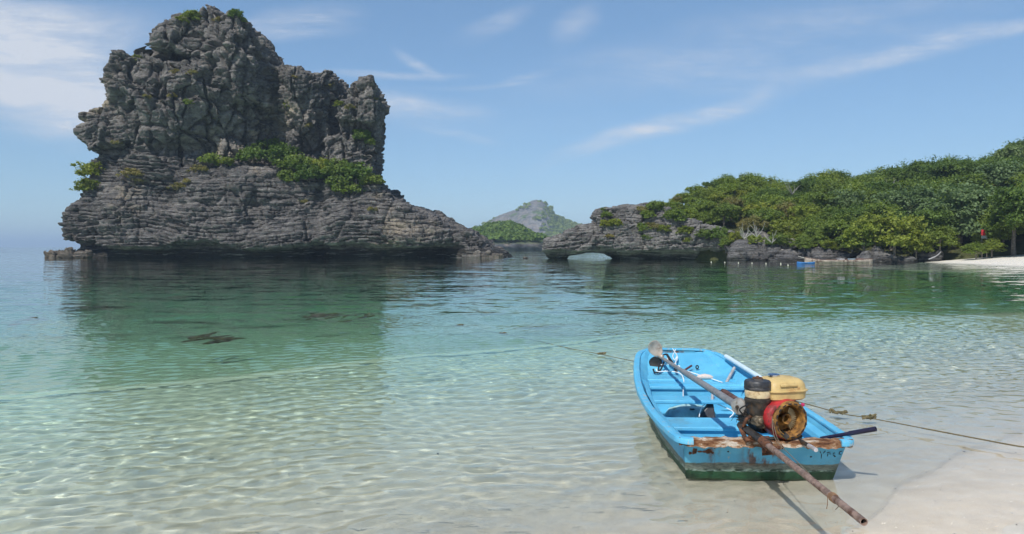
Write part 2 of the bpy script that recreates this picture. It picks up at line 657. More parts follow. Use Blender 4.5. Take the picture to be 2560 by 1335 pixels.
def mat_sand(name):
    m, t, out = new_mat(name)
    p = position(t)
    sx = t.n('SeparateXYZ', p)
    grain = t.noise(p, 90.0, 3, 0.7)
    mid = t.noise(p, 5.0, 6, 0.65)
    big = t.noise(p, 0.45, 4, 0.55)
    c = t.ramp(mid, [(0.3, (0.56, 0.49, 0.385)), (0.55, (0.67, 0.60, 0.485)), (0.75, (0.75, 0.685, 0.57))])
    c = t.mix(t.map(grain, 0.35, 0.68, 0.0, 0.35), c, (0.80, 0.745, 0.645))
    c = t.mix(t.map(t.noise(p, 38.0, 4, 0.8), 0.66, 0.72, 0.0, 0.55), c, (0.24, 0.20, 0.15))
    c = t.mix(t.map(big, 0.42, 0.66, 0.0, 0.22), c, (0.42, 0.40, 0.36))
    # damp sand is darker up to where the ripples reach
    z = sx.outputs[2]
    wob = t.math('ADD', z, t.math('MULTIPLY', t.noise(p, 1.0, 5), -0.05))
    damp = t.map(wob, -0.02, 0.065, 1.0, 0.0)
    far = t.map(sx.outputs[1], 25.0, 45.0)
    c = t.mix(t.math('MULTIPLY', damp, 0.22), c, (0.36, 0.31, 0.25))
    c = t.mix(t.math('MULTIPLY', far, 0.55), c, (0.66, 0.62, 0.55))
    # beds of seagrass and weed-covered rubble farther out
    bed = t.math('MULTIPLY', t.map(t.noise(t.mapping(p, scale=(0.22, 0.40, 1)), 1.0, 6, 0.65), 0.54, 0.64),
                 t.math('MULTIPLY', t.map(sx.outputs[1], 14.0, 19.0), t.map(sx.outputs[0], 9.0, 2.0)))
    c = t.mix(t.math('MULTIPLY', bed, t.map(z, 0.0, -0.2, 0.0, 0.85)), c, (0.055, 0.062, 0.040))
    h = t.math('ADD', t.math('MULTIPLY', grain, 0.35), mid)
    principled(t, out, c, t.map(damp, 0.0, 1.0, 0.9, 0.35), t.bump(h, 0.35, 0.02), spec=0.25)
    return m


M_SAND = mat_sand('pale coral sand')
xs = np.concatenate([[-14000, -4000, -1200, -400, -180], lin(-90, -18, 3.0), lin(-15, 10, 0.075)[0:], lin(11, 60, 0.7), [75, 110, 200, 500, 1500, 14000]])
ys = np.concatenate([[-400, -60, -12, -3], lin(-1, 16, 0.06), lin(16.5, 100, 0.8), [120, 200, 400, 900, 2500, 16000]])
v, f = tensor('seabed', xs, ys, ground_z)
seabed = obj('ground', np_mesh('ground', v, f), M_SAND)
tag(seabed, 'pale sandy shore running down under the shallow clear water', kind='structure')
seabed.cycles.is_caustics_receiver = True

# ---- sea surface: fine ripples in the shallows, a level sheet with ripple relief beyond
rng = np.random.default_rng(4)
WAVES = []
for k in range(70):
    lam = 0.078 * (3.9 ** rng.random())
    th = rng.normal(1.80, 0.75 if lam < 0.18 else 0.5)
    WAVES.append((lam, th, rng.random() * 6.28, rng.random() * 9))
X0, X1, Y0, Y1 = -11.0, 17.0, 1.0, 17.0


def sea_z(X, Y):
    Z = np.zeros_like(X)
    p = np.stack([X, Y, X * 0], -1).astype(np.float32)
    wx = 0.35 * fbm(p, 0.45, 3, seed=31)
    wy = 0.35 * fbm(p, 0.45, 3, seed=32)
    for lam, th, ph, q in WAVES:
        kk = 2 * math.pi / lam
        A = 0.0060 * lam ** 1.10 * (1.0 if lam < 0.20 else 0.75)
        arg = kk * ((X + wx) * math.cos(th) + (Y + wy) * math.sin(th)) + ph
        Z += A * (np.sin(arg) + 0.25 * np.sin(2 * arg + q))
    gust = 0.75 + 0.5 * fbm(p, 0.3, 3, seed=33)
    d = shore_distance(X, Y)
    edge = np.minimum(np.minimum(X - X0, X1 - X), np.minimum(Y - Y0, Y1 - Y))
    return Z * gust * (0.22 + 0.78 * sstep(0.2, 2.2, d)) * (1 - 0.45 * sstep(3.5, 7.0, d)) * sstep(0.0, 1.5, edge)


v, f = tensor('sea', np.concatenate([lin(X0, 9.0, 0.029), lin(9.05, X1, 0.05)]), np.concatenate([lin(Y0, 13.0, 0.029), lin(13.04, Y1, 0.04)]), sea_z)
cent = v[f].mean(1)
dd = shore_distance(cent[:, 0], cent[:, 1])
wob = fbm(cent * np.array([1, 1, 0], np.float32), 0.7, 2, seed=51)
glassy = (dd + 0.2 * wob < 7.3) & (dd + 0.1 * wob > 0.7)
# land side of the sheet is dropped where the sand stands clear of the ripples
keep = dd > -1.2
f, glassy = f[keep], glassy[keep]
v2 = []
f2 = []
R = 15000.0
for (a, b, c, d2) in ((-R, X0, -60, 15800), (X1, R, -60, 15800), (X0, X1, Y1, 15800)):
    o = len(v) + len(v2)
    v2 += [(a, c, 0), (b, c, 0), (b, d2, 0), (a, d2, 0)]
    f2.append((o, o + 1, o + 2, o + 3))
fv = np.concatenate([v, np.array(v2)])
ff = np.concatenate([f, np.array(f2)])
fv, ff = compact(fv, ff)
sea_me = np_mesh('sea', fv, ff)


def mat_shallow():
    m, t, out = new_mat('clear shallow water')
    # the water is a little greener the farther it is from the shore
    s = t.n('SeparateXYZ', position(t))
    off = t.math('ADD', t.math('MULTIPLY', t.math('SUBTRACT', s.outputs[0], 1.6), -0.55), t.math('MULTIPLY', t.math('SUBTRACT', s.outputs[1], 3.86), 0.83))
    g = t.n('BsdfGlass', t.mix(t.map(off, 0.5, 8.0, 0.0, 1.0, 'LINEAR'), (0.985, 1.0, 0.99), (0.73, 0.965, 0.90)), i_Roughness=0.0, i_IOR=1.33)
    t.put(out, 0, g)
    return m


def mat_deeper():
    m, t, out = new_mat('green lagoon water')
    p = position(t)
    s = t.n('SeparateXYZ', p)
    r = t.vmath('LENGTH', p)
    # ripples as slopes of the surface: short chop near by, longer swell and wind streaks farther off
    def slopes(rot, scale, detail, amp):
        c = t.n('TexNoise', t.mapping(p, rot=(0, 0, math.radians(rot)), scale=scale), i_Scale=1.0, i_Detail=detail, i_Roughness=0.6, i_Distortion=0.3).outputs[1]
        c = t.vmath('MULTIPLY', t.vmath('SUBTRACT', c, (0.5, 0.5, 0.5)), (0.75, 1.0, 0.0))
        return t.vmath('MULTIPLY', c, t.n('CombineXYZ', amp, amp, 0.0).outputs[0])
    geo = t.map(r, 10.0, 18.0, 0.25, 1.0)                        # the shallows carry modelled ripples already
    sl = slopes(8, (2.4, 5.0, 1), 3.0, t.math('MULTIPLY', geo, t.map(r, 20.0, 90.0, 0.22, 0.10)))
    sl = t.vmath('ADD', sl, slopes(-5, (0.45, 1.3, 1), 4.0, t.math('MULTIPLY', geo, 0.20)))
    sl = t.vmath('ADD', sl, slopes(3, (0.05, 0.22, 1), 4.0, t.map(r, 40.0, 150.0, 0.04, 0.14)))
    nb = t.vmath('NORMALIZE', t.vmath('ADD', t.n('NewGeometry').outputs['Normal'], sl))
    fr = t.n('Fresnel', 1.33, nb)
    gl = t.n('BsdfGlossy', i_Color=(1, 1, 1), i_Roughness=t.map(r, 8.0, 80.0, 0.0, 0.05))
    t.put(gl, 'Normal', nb)
    off = t.math('ADD', t.math('MULTIPLY', t.math('SUBTRACT', s.outputs[0], 1.6), -0.55), t.math('MULTIPLY', t.math('SUBTRACT', s.outputs[1], 3.86), 0.83))
    tr = t.n('BsdfTransparent', t.mix(t.map(off, 0.8, 8.0, 0.0, 1.0, 'LINEAR'), t.mix(t.map(off, -0.4, 0.65), (0.985, 0.985, 0.985), (0.905, 0.91, 0.90)), t.mix(t.map(off, 8.5, 15.0), (0.62, 0.815, 0.75), (0.74, 0.89, 0.84))))
    t.put(out, 0, t.n('MixShader', fr, tr, gl))
    return m


sea_me.materials.append(mat_shallow())
sea_me.materials.append(mat_deeper())
sea_me.polygons.foreach_set('material_index', np.concatenate([np.where(glassy, 0, 1), np.ones(len(f2), int)]).astype(np.int32))
sea = obj('sea', sea_me, None)
tag(sea, 'clear shallow sea turning turquoise and green farther out', kind='structure')
sea.cycles.is_caustics_caster = True

# ---- the green body of the water: an absorbing volume between seabed and surface
def column_top(X, Y):
    d = shore_distance(X, Y)
    gz = ground_z(X, Y)
    k = np.clip((d - 7.4) / 6.5, 0, 1) ** 0.6
    return np.where(d < 7.42, gz - 0.03, gz + (-0.022 - gz) * k - 0.002)


xs = np.concatenate([[-14000, -4000, -1200, -400, -180], lin(-90, -18, 3.0), lin(-15, 24, 0.25), lin(25, 60, 0.7), [75, 110, 200, 500, 1500, 14000]])
ys = np.concatenate([[-30, -3], lin(-1, 26, 0.25), lin(27, 100, 1.0), [120, 200, 400, 900, 2500, 15700]])
v, f = tensor('water_column', xs, ys, column_top)
wm, wt, wo = new_mat('lagoon water volume')
va = wt.n('VolumeAbsorption', i_Density=1.0)
va.inputs['Color'].default_value = (1 - 0.165, 1 - 0.074, 1 - 0.095, 1)
wt.put(wo, 1, va)
column = obj('water_column', np_mesh('water_column', v, f), wm, sea)

# ================================================================ limestone stacks and headland
def mass(GX, GZ, Yg, poly, yo, front, back, r, bumps=(), r2=None):
    """solid whose outline is poly (photo pixels at depth yo), between the depths front(x,z) and back"""
    P = [(px(a, b, yo)[0], px(a, b, yo)[2]) for a, b in poly]
    d2 = sd_poly(GX, GZ, P)
    yf = front(GX, GZ) if callable(front) else np.full(GX.shape, float(front))
    for (cx, cy, rx, ry, amp) in bumps:
        x, _, z = px(cx, cy, yo)
        s = yo / FOCAL
        yf = yf - amp * np.exp(-(((GX - x) / (rx * s)) ** 2 + ((GZ - z) / (ry * s)) ** 2))
    df = yf[:, None, :] - Yg[None, :, None]
    db = Yg[None, :, None] - back
    return smax(smax(df, db, 0.5), d2[:, None, :] + 0 * df, r).astype(np.float32)


def ledges(V, thick, dipx, dipz, seed, warp=1.3):
    """protrusion of thin bedded limestone: layer by layer, each broken along its length"""
    x, y, z = V[:, 0], V[:, 1], V[:, 2]
    w = z + dipx * x + dipz * y + warp * fbm(V, 0.055, 2, seed=seed) + 0.28 * fbm(V, 0.4, 3, seed=seed + 3)
    tt = w / thick * (1 + 0.0)
    tt = tt + 0.75 * vnoise(np.stack([tt * 0.5, x * 0.07, y * 0.07], -1), seed + 5)
    k = np.floor(tt)
    fr = tt - k
    lat = vnoise(np.stack([x * 0.42 + k * 3.7, y * 0.42, k * 9.13], -1), seed + 7)
    lat2 = vnoise(np.stack([x * 1.5 + k * 1.7, y * 1.5, k * 5.3], -1), seed + 9)
    prot = 0.75 * lat + 0.45 * lat2
    groove = np.exp(-(fr / 0.20) ** 2) * (0.55 + 0.45 * vnoise(np.stack([x * 0.3, y * 0.3, k * 3.1], -1), seed + 11))
    prot = prot + 0.35 * (fr - 0.5)
    u = (x + 0.6 * y) * 0.55 + _hash(k.astype(np.int64), k.astype(np.int64) * 0, k.astype(np.int64) * 0, seed) * 9
    joint = np.abs(2 * (u - np.floor(u)) - 1) ** 14
    return prot - 1.25 * groove - 0.7 * joint


def facets(V, seed, fine=False):
    """angular blocks: every cell of a broken-up mass has its own set-back and tilt, with cracks between"""
    d1, d2, cid = worley(V, seed)
    cell = np.floor(cid * 65535).astype(np.int64)
    tilt = np.stack([_hash(cell, cell * 0 + k, cell * 0, seed) - 0.5 for k in (1, 2, 3)], -1)
    lean = (tilt * (V - np.floor(V))).sum(-1)
    return cid - 0.5, lean, sstep(0.13, 0.0, d2 - d1)


def rock_build(parts, box, h, detail):
    """parts: list of (name, field function). Returns one displaced mesh per part, cut from one solid."""
    (x0, y0, z0), (x1, y1, z1) = box
    gx, gy, gz = np.arange(x0, x1, h), np.arange(y0, y1, h), np.arange(z0, z1, h)
    GX, GZ = np.meshgrid(gx, gz, indexing='ij')
    F = None
    who = None
    for i, (name, fn) in enumerate(parts):
        D = fn(GX, GZ, gy)
        if F is None:
            F = D
            who = np.zeros(D.shape, np.int8)
        else:
            who[D < F] = i
            F = smin(F, D, 0.7).astype(np.float32)
    # large and middle relief, only near the surface
    band = np.abs(F) < 3.2
    I, J, K = np.nonzero(band)
    P = np.stack([gx[I], gy[J], gz[K]], -1).astype(np.float32)
    n = 0.70 * fbm(P, 0.16, 3, seed=2) + 0.25 * fbm(P * np.array([1, 1, 1.5], np.float32), 0.5, 2, seed=8)
    F[I, J, K] += n
    V, Q = surface_nets(F, (x0, y0, z0), h)
    W = who[np.clip(((V[:, 0] - x0) / h).round().astype(int), 0, len(gx) - 1), np.clip(((V[:, 1] - y0) / h).round().astype(int), 0, len(gy) - 1),
            np.clip(((V[:, 2] - z0) / h).round().astype(int), 0, len(gz) - 1)]
    qW = W[Q[:, 0]]
    nrm = vert_normals(V, Q)
    facing = (nrm[Q[:, 0]] * (V[Q[:, 0]] / (np.linalg.norm(V[Q[:, 0]], axis=1, keepdims=True)))).sum(1) < 0.35
    Qf, Qb = Q[facing], Q[~facing]
    wf, wb = qW[facing], qW[~facing]
    V2, Qf2 = subdivide(V, Qf)
    wf2 = np.tile(wf, 4)
    Qall = np.concatenate([Qf2, Qb])
    Wall = np.concatenate([wf2, wb])
    nrm = vert_normals(V2, Qall)
    vw = np.zeros(len(V2), np.int8)
    vw[Qall.ravel()] = np.repeat(Wall, 4)
    D = detail(V2, nrm, vw)
    flat = nrm * np.array([1, 1, 0.45], np.float32)
    V3 = V2 + flat * D[:, None]
    return V3, Qall, Wall


ROCK_Y = 104.0


def island_fields():
    def slope(base, per_z, z0=0.0):
        return lambda X, Z: base + per_z * np.maximum(Z - z0, 0)

    def base_front(X, Z):
        y = 98.4 + 0.30 * np.clip(Z, 0, 30) + 0.016 * np.maximum(Z - 4, 0) ** 2
        y = y + 0.0012 * (X + 34) ** 2 * 0.6
        n = np.stack([X * 0.12, Z * 0.05, X * 0 + 3], -1).astype(np.float32)
        n2 = np.stack([X * 0.45, Z * 0 + 1, X * 0 + 9], -1).astype(np.float32)
        top = 1.35 + 0.55 * vnoise(n, 3) + 0.25 * vnoise(n2, 4)
        notch = sstep(0.35, -0.35, Z - top) * (3.9 + 1.2 * vnoise(n, 6))
        x_end = px(1140, 640, 99)[0]
        return y + notch * sstep(x_end + 2.0, x_end - 2.5, X)

    def base(GX, GZ, Y):
        poly = [(148, 662), (152, 640), (166, 612), (152, 592), (145, 560), (148, 525), (165, 505), (185, 490), (184, 470), (196, 440), (196, 405), (200, 368),
                (236, 330), (330, 330), (420, 360), (480, 398), (600, 408), (700, 412), (800, 425), (948, 462), (962, 482), (985, 497), (1010, 503), (1045, 520),
                (1080, 540), (1120, 560), (1165, 578), (1208, 598), (1226, 618), (1262, 634), (1285, 662)]
        bumps = [(400, 500, 60, 40, -1.6), (395, 570, 70, 20, -1.3), (300, 540, 60, 60, 1.4), (560, 470, 110, 50, 1.3), (640, 500, 12, 60, -1.2), (700, 600, 90, 40, 1.3),
                 (800, 500, 14, 50, -1.2), (900, 560, 90, 50, 1.2), (1010, 520, 40, 30, 1.0), (1030, 590, 90, 40, 1.4), (470, 580, 80, 40, 1.0),
                 (240, 600, 60, 25, -1.0), (790, 640, 18, 60, -1.6), (345, 385, 80, 30, 1.6), (440, 395, 30, 14, -1.2), (1120, 600, 50, 40, -0.8)]
        return mass(GX, GZ, Y, poly, 101.5, base_front, 121.0, 1.8, bumps)

    def body(GX, GZ, Y):
        poly = [(283, 252), (282, 215), (290, 186), (308, 154), (332, 140), (378, 139), (400, 150), (450, 156), (540, 156), (610, 170), (655, 190), (660, 300), (655, 425), (450, 430),
                (395, 400), (330, 372), (300, 345), (312, 300), (300, 262)]

        def fr(X, Z):
            xm = px(560, 300, ROCK_Y)[0]
            y = 102.4 + 0.95 * np.maximum(X - xm, 0) ** 1.2 - 0.10 * np.clip(Z - 12, 0, 14)
            return y + 0.20 * np.maximum(15.5 - Z, 0)
        bumps = [(400, 235, 75, 50, 2.0), (455, 300, 60, 45, 2.2), (345, 240, 45, 60, 0.8), (520, 220, 40, 45, 1.4), (560, 345, 90, 45, -2.6), (470, 375, 60, 18, -1.5),
                 (480, 330, 26, 22, 1.2), (360, 330, 40, 40, 1.0), (420, 190, 60, 14, -0.9), (590, 260, 18, 90, -1.1), (500, 250, 16, 14, -0.9)]
        return mass(GX, GZ, Y, poly, ROCK_Y + 1, fr, 119.0, 1.8, bumps)

    def dome(GX, GZ, Y):
        poly = [(391, 134), (391, 108), (401, 86), (416, 61), (440, 46), (480, 36), (506, 26), (514, 12), (530, 12), (545, 20), (562, 30), (590, 32), (612, 46), (640, 75),
                (658, 96), (665, 130), (663, 180), (660, 260), (600, 260), (560, 200), (530, 160), (470, 152)]

        def fr(X, Z):
            xm = px(605, 120, ROCK_Y)[0]
            return 100.6 + 1.0 * np.maximum(X - xm, 0) ** 1.25 + 0.34 * np.maximum(Z - 29, 0) + 0.22 * np.maximum(28 - Z, 0)
        bumps = [(440, 105, 40, 28, 0.9), (600, 110, 40, 40, 0.8), (500, 90, 10, 40, -0.7)]
        return mass(GX, GZ, Y, poly, ROCK_Y + 1, fr, 116.0, 1.8, bumps)

    def middle(GX, GZ, Y):
        poly = [(640, 420), (650, 200), (664, 170), (690, 172), (716, 165), (760, 170), (785, 183), (800, 182), (812, 172), (830, 174), (844, 200), (852, 214), (850, 245),
                (846, 300), (850, 430)]

        def fr(X, Z):
            xm = px(790, 250, 109)[0]
            return 106.6 + 0.8 * np.maximum(X - xm, 0) + 0.20 * np.maximum(21 - Z, 0)
        bumps = [(750, 225, 42, 60, 3.0), (690, 290, 30, 100, -2.2), (775, 310, 34, 30, 1.7), (760, 370, 60, 30, -1.0), (820, 210, 22, 30, 1.2), (835, 290, 16, 70, -1.6)]
        return mass(GX, GZ, Y, poly, 109.0, fr, 118.0, 1.4, bumps)

    def right(GX, GZ, Y):
        up = mass(GX, GZ, Y, [(850, 262), (872, 240), (876, 212), (905, 203), (931, 201), (936, 226), (948, 240), (955, 290), (951, 311), (900, 309), (846, 304)],
                  107.0, lambda X, Z: 103.7 + 0.25 * np.maximum(Z - 22, 0), 114.0, 0.7)
        mid = mass(GX, GZ, Y, [(846, 300), (952, 300), (951, 388), (905, 392), (878, 380), (850, 352)], 107.0, lambda X, Z: 105.0 + 0.12 * np.maximum(Z - 14, 0), 114.0, 0.7)
        low = mass(GX, GZ, Y, [(812, 352), (830, 340), (852, 338), (880, 362), (905, 398), (906, 445), (812, 440)], 106.0, lambda X, Z: 103.0 + 0.3 * np.maximum(Z - 13, 0), 114.0, 0.8)
        foot = mass(GX, GZ, Y, [(896, 386), (952, 392), (950, 470), (930, 480), (896, 450)], 107.0, lambda X, Z: 104.0 + 0.25 * np.maximum(11 - Z, 0), 114.0, 0.7)
        return np.minimum(np.minimum(up, mid), np.minimum(low, foot))

    def spur(GX, GZ, Y):
        a = mass(GX, GZ, Y, [(214, 289), (232, 277), (262, 261), (275, 243), (292, 235), (330, 255), (345, 318), (302, 330), (268, 316), (238, 306), (222, 303)],
                 105.0, lambda X, Z: 102.2 + 0.3 * np.maximum(Z - 17, 0), 111.0, 0.9)
        b = mass(GX, GZ, Y, [(204, 332), (226, 316), (252, 305), (304, 310), (345, 330), (320, 372), (268, 376), (250, 384), (236, 364), (216, 352)],
                 105.0, lambda X, Z: 101.6 + 0.25 * np.maximum(Z - 15, 0) + 0.3 * np.maximum(15 - Z, 0), 111.0, 0.9)
        return np.minimum(a, b)
    return [('base_ledges', base), ('main_body', body), ('summit_dome', dome), ('middle_tower', middle), ('end_tower', right), ('side_spur', spur)]


def island_detail(V, nrm, who):
    led = ledges(V, 0.52, -0.05, 0.0, 40, warp=2.4)
    led_s = ledges(V, 0.62, -0.12, 0.0, 60, warp=2.8)
    jit = 0.30 * fbm(V, 0.5, 3, seed=71)[:, None]
    c0, l0, k0 = facets(V * np.array([0.19, 0.19, 0.14], np.float32) + jit * 0.35, 5)
    c1, l1, k1 = facets(V * np.array([0.55, 0.55, 0.40], np.float32) + jit, 15)
    cv, lv, kv = facets(V * np.array([0.42, 0.42, 0.075], np.float32) + jit * 0.5, 35)      # upright joints
    under = sstep(-0.10, -0.45, nrm[:, 2]) * 0.7          # overhanging walls are smoother flowstone
    upper = (who != 0)
    fl = fbm(V * np.array([1, 1, 0.18], np.float32), 0.9, 3, seed=81) * 0.35
    blk = np.where(who >= 3, 0.65, 1.0)
    top = blk * (0.8 * c0 + 0.9 * l0 - 0.7 * k0 + 0.6 * cv + 0.5 * lv - 1.35 * kv) + (0.28 * c1 + 0.22 * l1 - 0.30 * k1 + 0.14 * fbm(V, 1.4, 3, seed=83) + 0.34 * led_s) * (1 - under) + fl * under - np.where(who == 5, 0.1, np.where(who == 2, 0.25, np.where(who == 4, 0.35, 0.65)))
    low = 0.62 * led + 0.7 * c0 + 0.8 * l0 - 0.40 * k0 + 0.16 * c1 - 0.10 * k1 + 0.12 * fbm(V, 0.9, 3, seed=82)
    notch = sstep(1.7, 1.0, V[:, 2])
    d = np.where(upper, top, low * (1 - 0.75 * notch))
    return d + 0.06 * fbm(V, 2.6, 2, seed=90)


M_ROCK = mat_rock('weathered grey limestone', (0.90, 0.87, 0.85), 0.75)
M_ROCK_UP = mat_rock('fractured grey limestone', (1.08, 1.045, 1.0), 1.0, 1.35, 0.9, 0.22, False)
V, Q, W = rock_build(island_fields(), ((-68.5, 96.0, -1.2), (2.0, 122.0, 36.5)), 0.25, island_detail)
island = empty('rock_island', (-34, 104, 0))
tag(island, 'tall grey limestone rock island with twin towers rising from the sea', 'rock island')
for i, (nm, _) in enumerate(island_fields()):
    vv, qq = compact(V, Q[W == i])
    vv = vv - np.array([-34, 104, 0], np.float32)
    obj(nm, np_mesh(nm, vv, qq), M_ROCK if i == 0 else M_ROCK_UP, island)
ISLAND_BVH = BVHTree.FromPolygons(V.tolist(), Q.tolist())

# ================================================================ headland with the sea arch
def head_front(X):
    return np.interp(X, [3.0, 8.0, 13.0, 20.0, 25.0, 32.0, 38.0], [90.6, 89.6, 88.4, 86.2, 84.0, 79.5, 77.5])


def headland_fields():
    def cliff(GX, GZ, Y):
        poly = [(1350, 664), (1354, 622), (1362, 597), (1385, 587), (1420, 575), (1442, 566), (1450, 559), (1488, 557), (1488, 530), (1500, 518), (1540, 514), (1590, 509),
                (1640, 500), (1700, 530), (1760, 560), (1850, 582), (1920, 596), (1960, 620), (2015, 664)]

        def fr(X, Z):
            y = head_front(X) + 0.22 * np.maximum(Z - 1, 0)
            n = np.stack([X * 0.25, Z * 0.05, X * 0 + 3], -1).astype(np.float32)
            top = 0.85 + 0.35 * vnoise(n, 13)
            return y + sstep(0.28, -0.28, Z - top) * 2.6
        bumps = [(1640, 610, 60, 30, 0.6), (1500, 560, 10, 60, -0.5), (1765, 620, 12, 40, -0.9), (1880, 630, 40, 30, 1.2), (1835, 640, 14, 30, -1.0)]
        d = mass(GX, GZ, Y, poly, 88.0, fr, 98.0, 1.6, bumps)
        hole = [(px(a, b, 90)[0], px(a, b, 90)[2]) for a, b in [(1412, 668), (1424, 646), (1446, 637), (1474, 631), (1502, 628), (1522, 632), (1541, 646), (1546, 668)]]
        hd = np.stack([sd_poly(GX * 90.0 / yy, GZ, hole) for yy in Y], 1)      # the passage runs along the line of the channel
        yf = fr(GX, GZ)
        into = np.clip((Y[None, :, None] - yf[:, None, :]) / 3.6, 0, 1)
        ramp = sstep(px(1450, 600, 90)[0], px(1500, 600, 90)[0], GX)[:, None, :]
        cav = hd - 0.85 * (1 - into) * (0.3 + 0.7 * ramp)
        deep = Y[None, :, None] - yf[:, None, :] - 9.0
        back = 94.5 + 3.5 * sstep(11.0, 15.0, GX)[:, None, :]
        d = smax(d, Y[None, :, None] - back, 1.0)
        return smax(d, -cav, 0.35).astype(np.float32)
    return [('cliff', cliff)]


def headland_detail(V, nrm, who):
    led = ledges(V, 0.36, -0.13, 0.0, 140, warp=0.8)
    jit = 0.30 * fbm(V, 0.5, 3, seed=171)[:, None]
    c0, l0, k0 = facets(V * np.array([0.30, 0.30, 0.25], np.float32) + jit * 0.6, 105)
    c1, l1, k1 = facets(V * np.array([0.9, 0.9, 0.8], np.float32) + jit, 115)
    notch = sstep(1.0, 0.5, V[:, 2])
    return (0.28 * led + 0.6 * c0 + 0.5 * l0 - 0.3 * k0 + 0.2 * c1 - 0.16 * k1) * (1 - 0.6 * notch) + 0.05 * fbm(V, 2.6, 2, seed=190)


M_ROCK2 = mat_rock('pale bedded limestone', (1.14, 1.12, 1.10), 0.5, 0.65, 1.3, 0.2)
V, Q, W = rock_build(headland_fields(), ((2.6, 75.5, -1.0), (33.5, 99.0, 8.5)), 0.19, headland_detail)
me = np_mesh('sea_cliff', V - np.array([16, 88, 0], np.float32), Q)
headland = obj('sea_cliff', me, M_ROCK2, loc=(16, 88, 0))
tag(headland, 'layered grey limestone headland with a low sea arch through its tip', 'sea cliff')
HEAD_BVH = BVHTree.FromPolygons(V.tolist(), Q.tolist())

# ---- wooded hillside behind it
FC = [1500, 1560, 1700, 1850, 2000, 2150, 2300, 2400, 2560, 2800, 3100]


def hill_point(c, t):
    """c: photo column, t: 0 at the foot, 1 at the skyline"""
    c = np.asarray(c, float); t = np.asarray(t, float)
    Yf = np.interp(c, FC, [100, 97, 91.0, 86, 80.5, 77, 76, 73.5, 70, 66, 60])
    z0 = np.interp(c, FC, [4.0, 4.6, 3.4, 2.1, 0.9, 0.7, 0.55, 0.6, 0.8, 1.0, 1.2])
    D = np.interp(c, [1500, 1600, 1700, 1780, 1870, 2000, 2150, 2300, 2560, 3100], [2, 4, 12, 22, 32, 42, 46, 48, 50, 60])
    py = np.interp(c, [1500, 1600, 1660, 1700, 1730, 1760, 1800, 1870, 1920, 1980, 2005, 2025, 2060, 2150, 2190, 2215, 2250, 2280, 2330, 2380, 2450, 2490, 2530, 2560, 2800, 3100],
                   [520, 514, 500, 486, 466, 455, 441, 434, 450, 470, 458, 446, 439, 436, 424, 432, 430, 412, 410, 402, 396, 378, 362, 356, 300, 260])
    Yt = Yf + D
    trees = np.interp(c, [1500, 1640, 1750, 1900, 2200, 2560], [0.2, 1.0, 2.9, 4.3, 4.8, 6.3])
    zt = CAM_H - (py - HORIZON) / FOCAL * Yt - trees
    s = np.sin(np.clip(t, 0, 1) * math.pi / 2) ** 0.85
    z = z0 + (np.maximum(zt, z0 + 0.2) - z0) * s - np.maximum(t - 1, 0) * 6
    Y = Yf + t * D
    return (c - 1280) / FOCAL * Y, Y, z


C, T = np.meshgrid(np.linspace(1575, 3100, 150), np.concatenate([[-0.06], np.linspace(0, 1, 50), [1.3, 2.0, 3.2]]))
X, Y, Z = hill_point(C, np.maximum(T, 0))
Y = np.where(T < 0, Y - 1.5, Y); Z = np.where(T < 0, -0.6, Z)
p = np.stack([X, Y, Z], -1).reshape(-1, 3)
p[:, 2] += 0.35 * fbm(p.astype(np.float32), 0.2, 3, seed=211) * sstep(0.0, 1.2, p[:, 2])
i = np.arange(C.size).reshape(C.shape)
fq = np.stack([i[:-1, :-1], i[:-1, 1:], i[1:, 1:], i[1:, :-1]], -1).reshape(-1, 4)
hm, ht, ho = new_mat('leaf litter and soil')
hp = position(ht)
hc = ht.ramp(ht.noise(hp, 0.9, 6, 0.65), [(0.3, (0.030, 0.038, 0.016)), (0.55, (0.065, 0.068, 0.028)), (0.8, (0.14, 0.115, 0.065))])
principled(ht, ho, hc, 0.95, ht.bump(ht.noise(hp, 3.0, 5), 0.6, 0.1), spec=0.1)
hill = obj('hillside', np_mesh('hillside', p, fq), hm)
tag(hill, 'wooded hillside rising behind the beach', kind='structure')

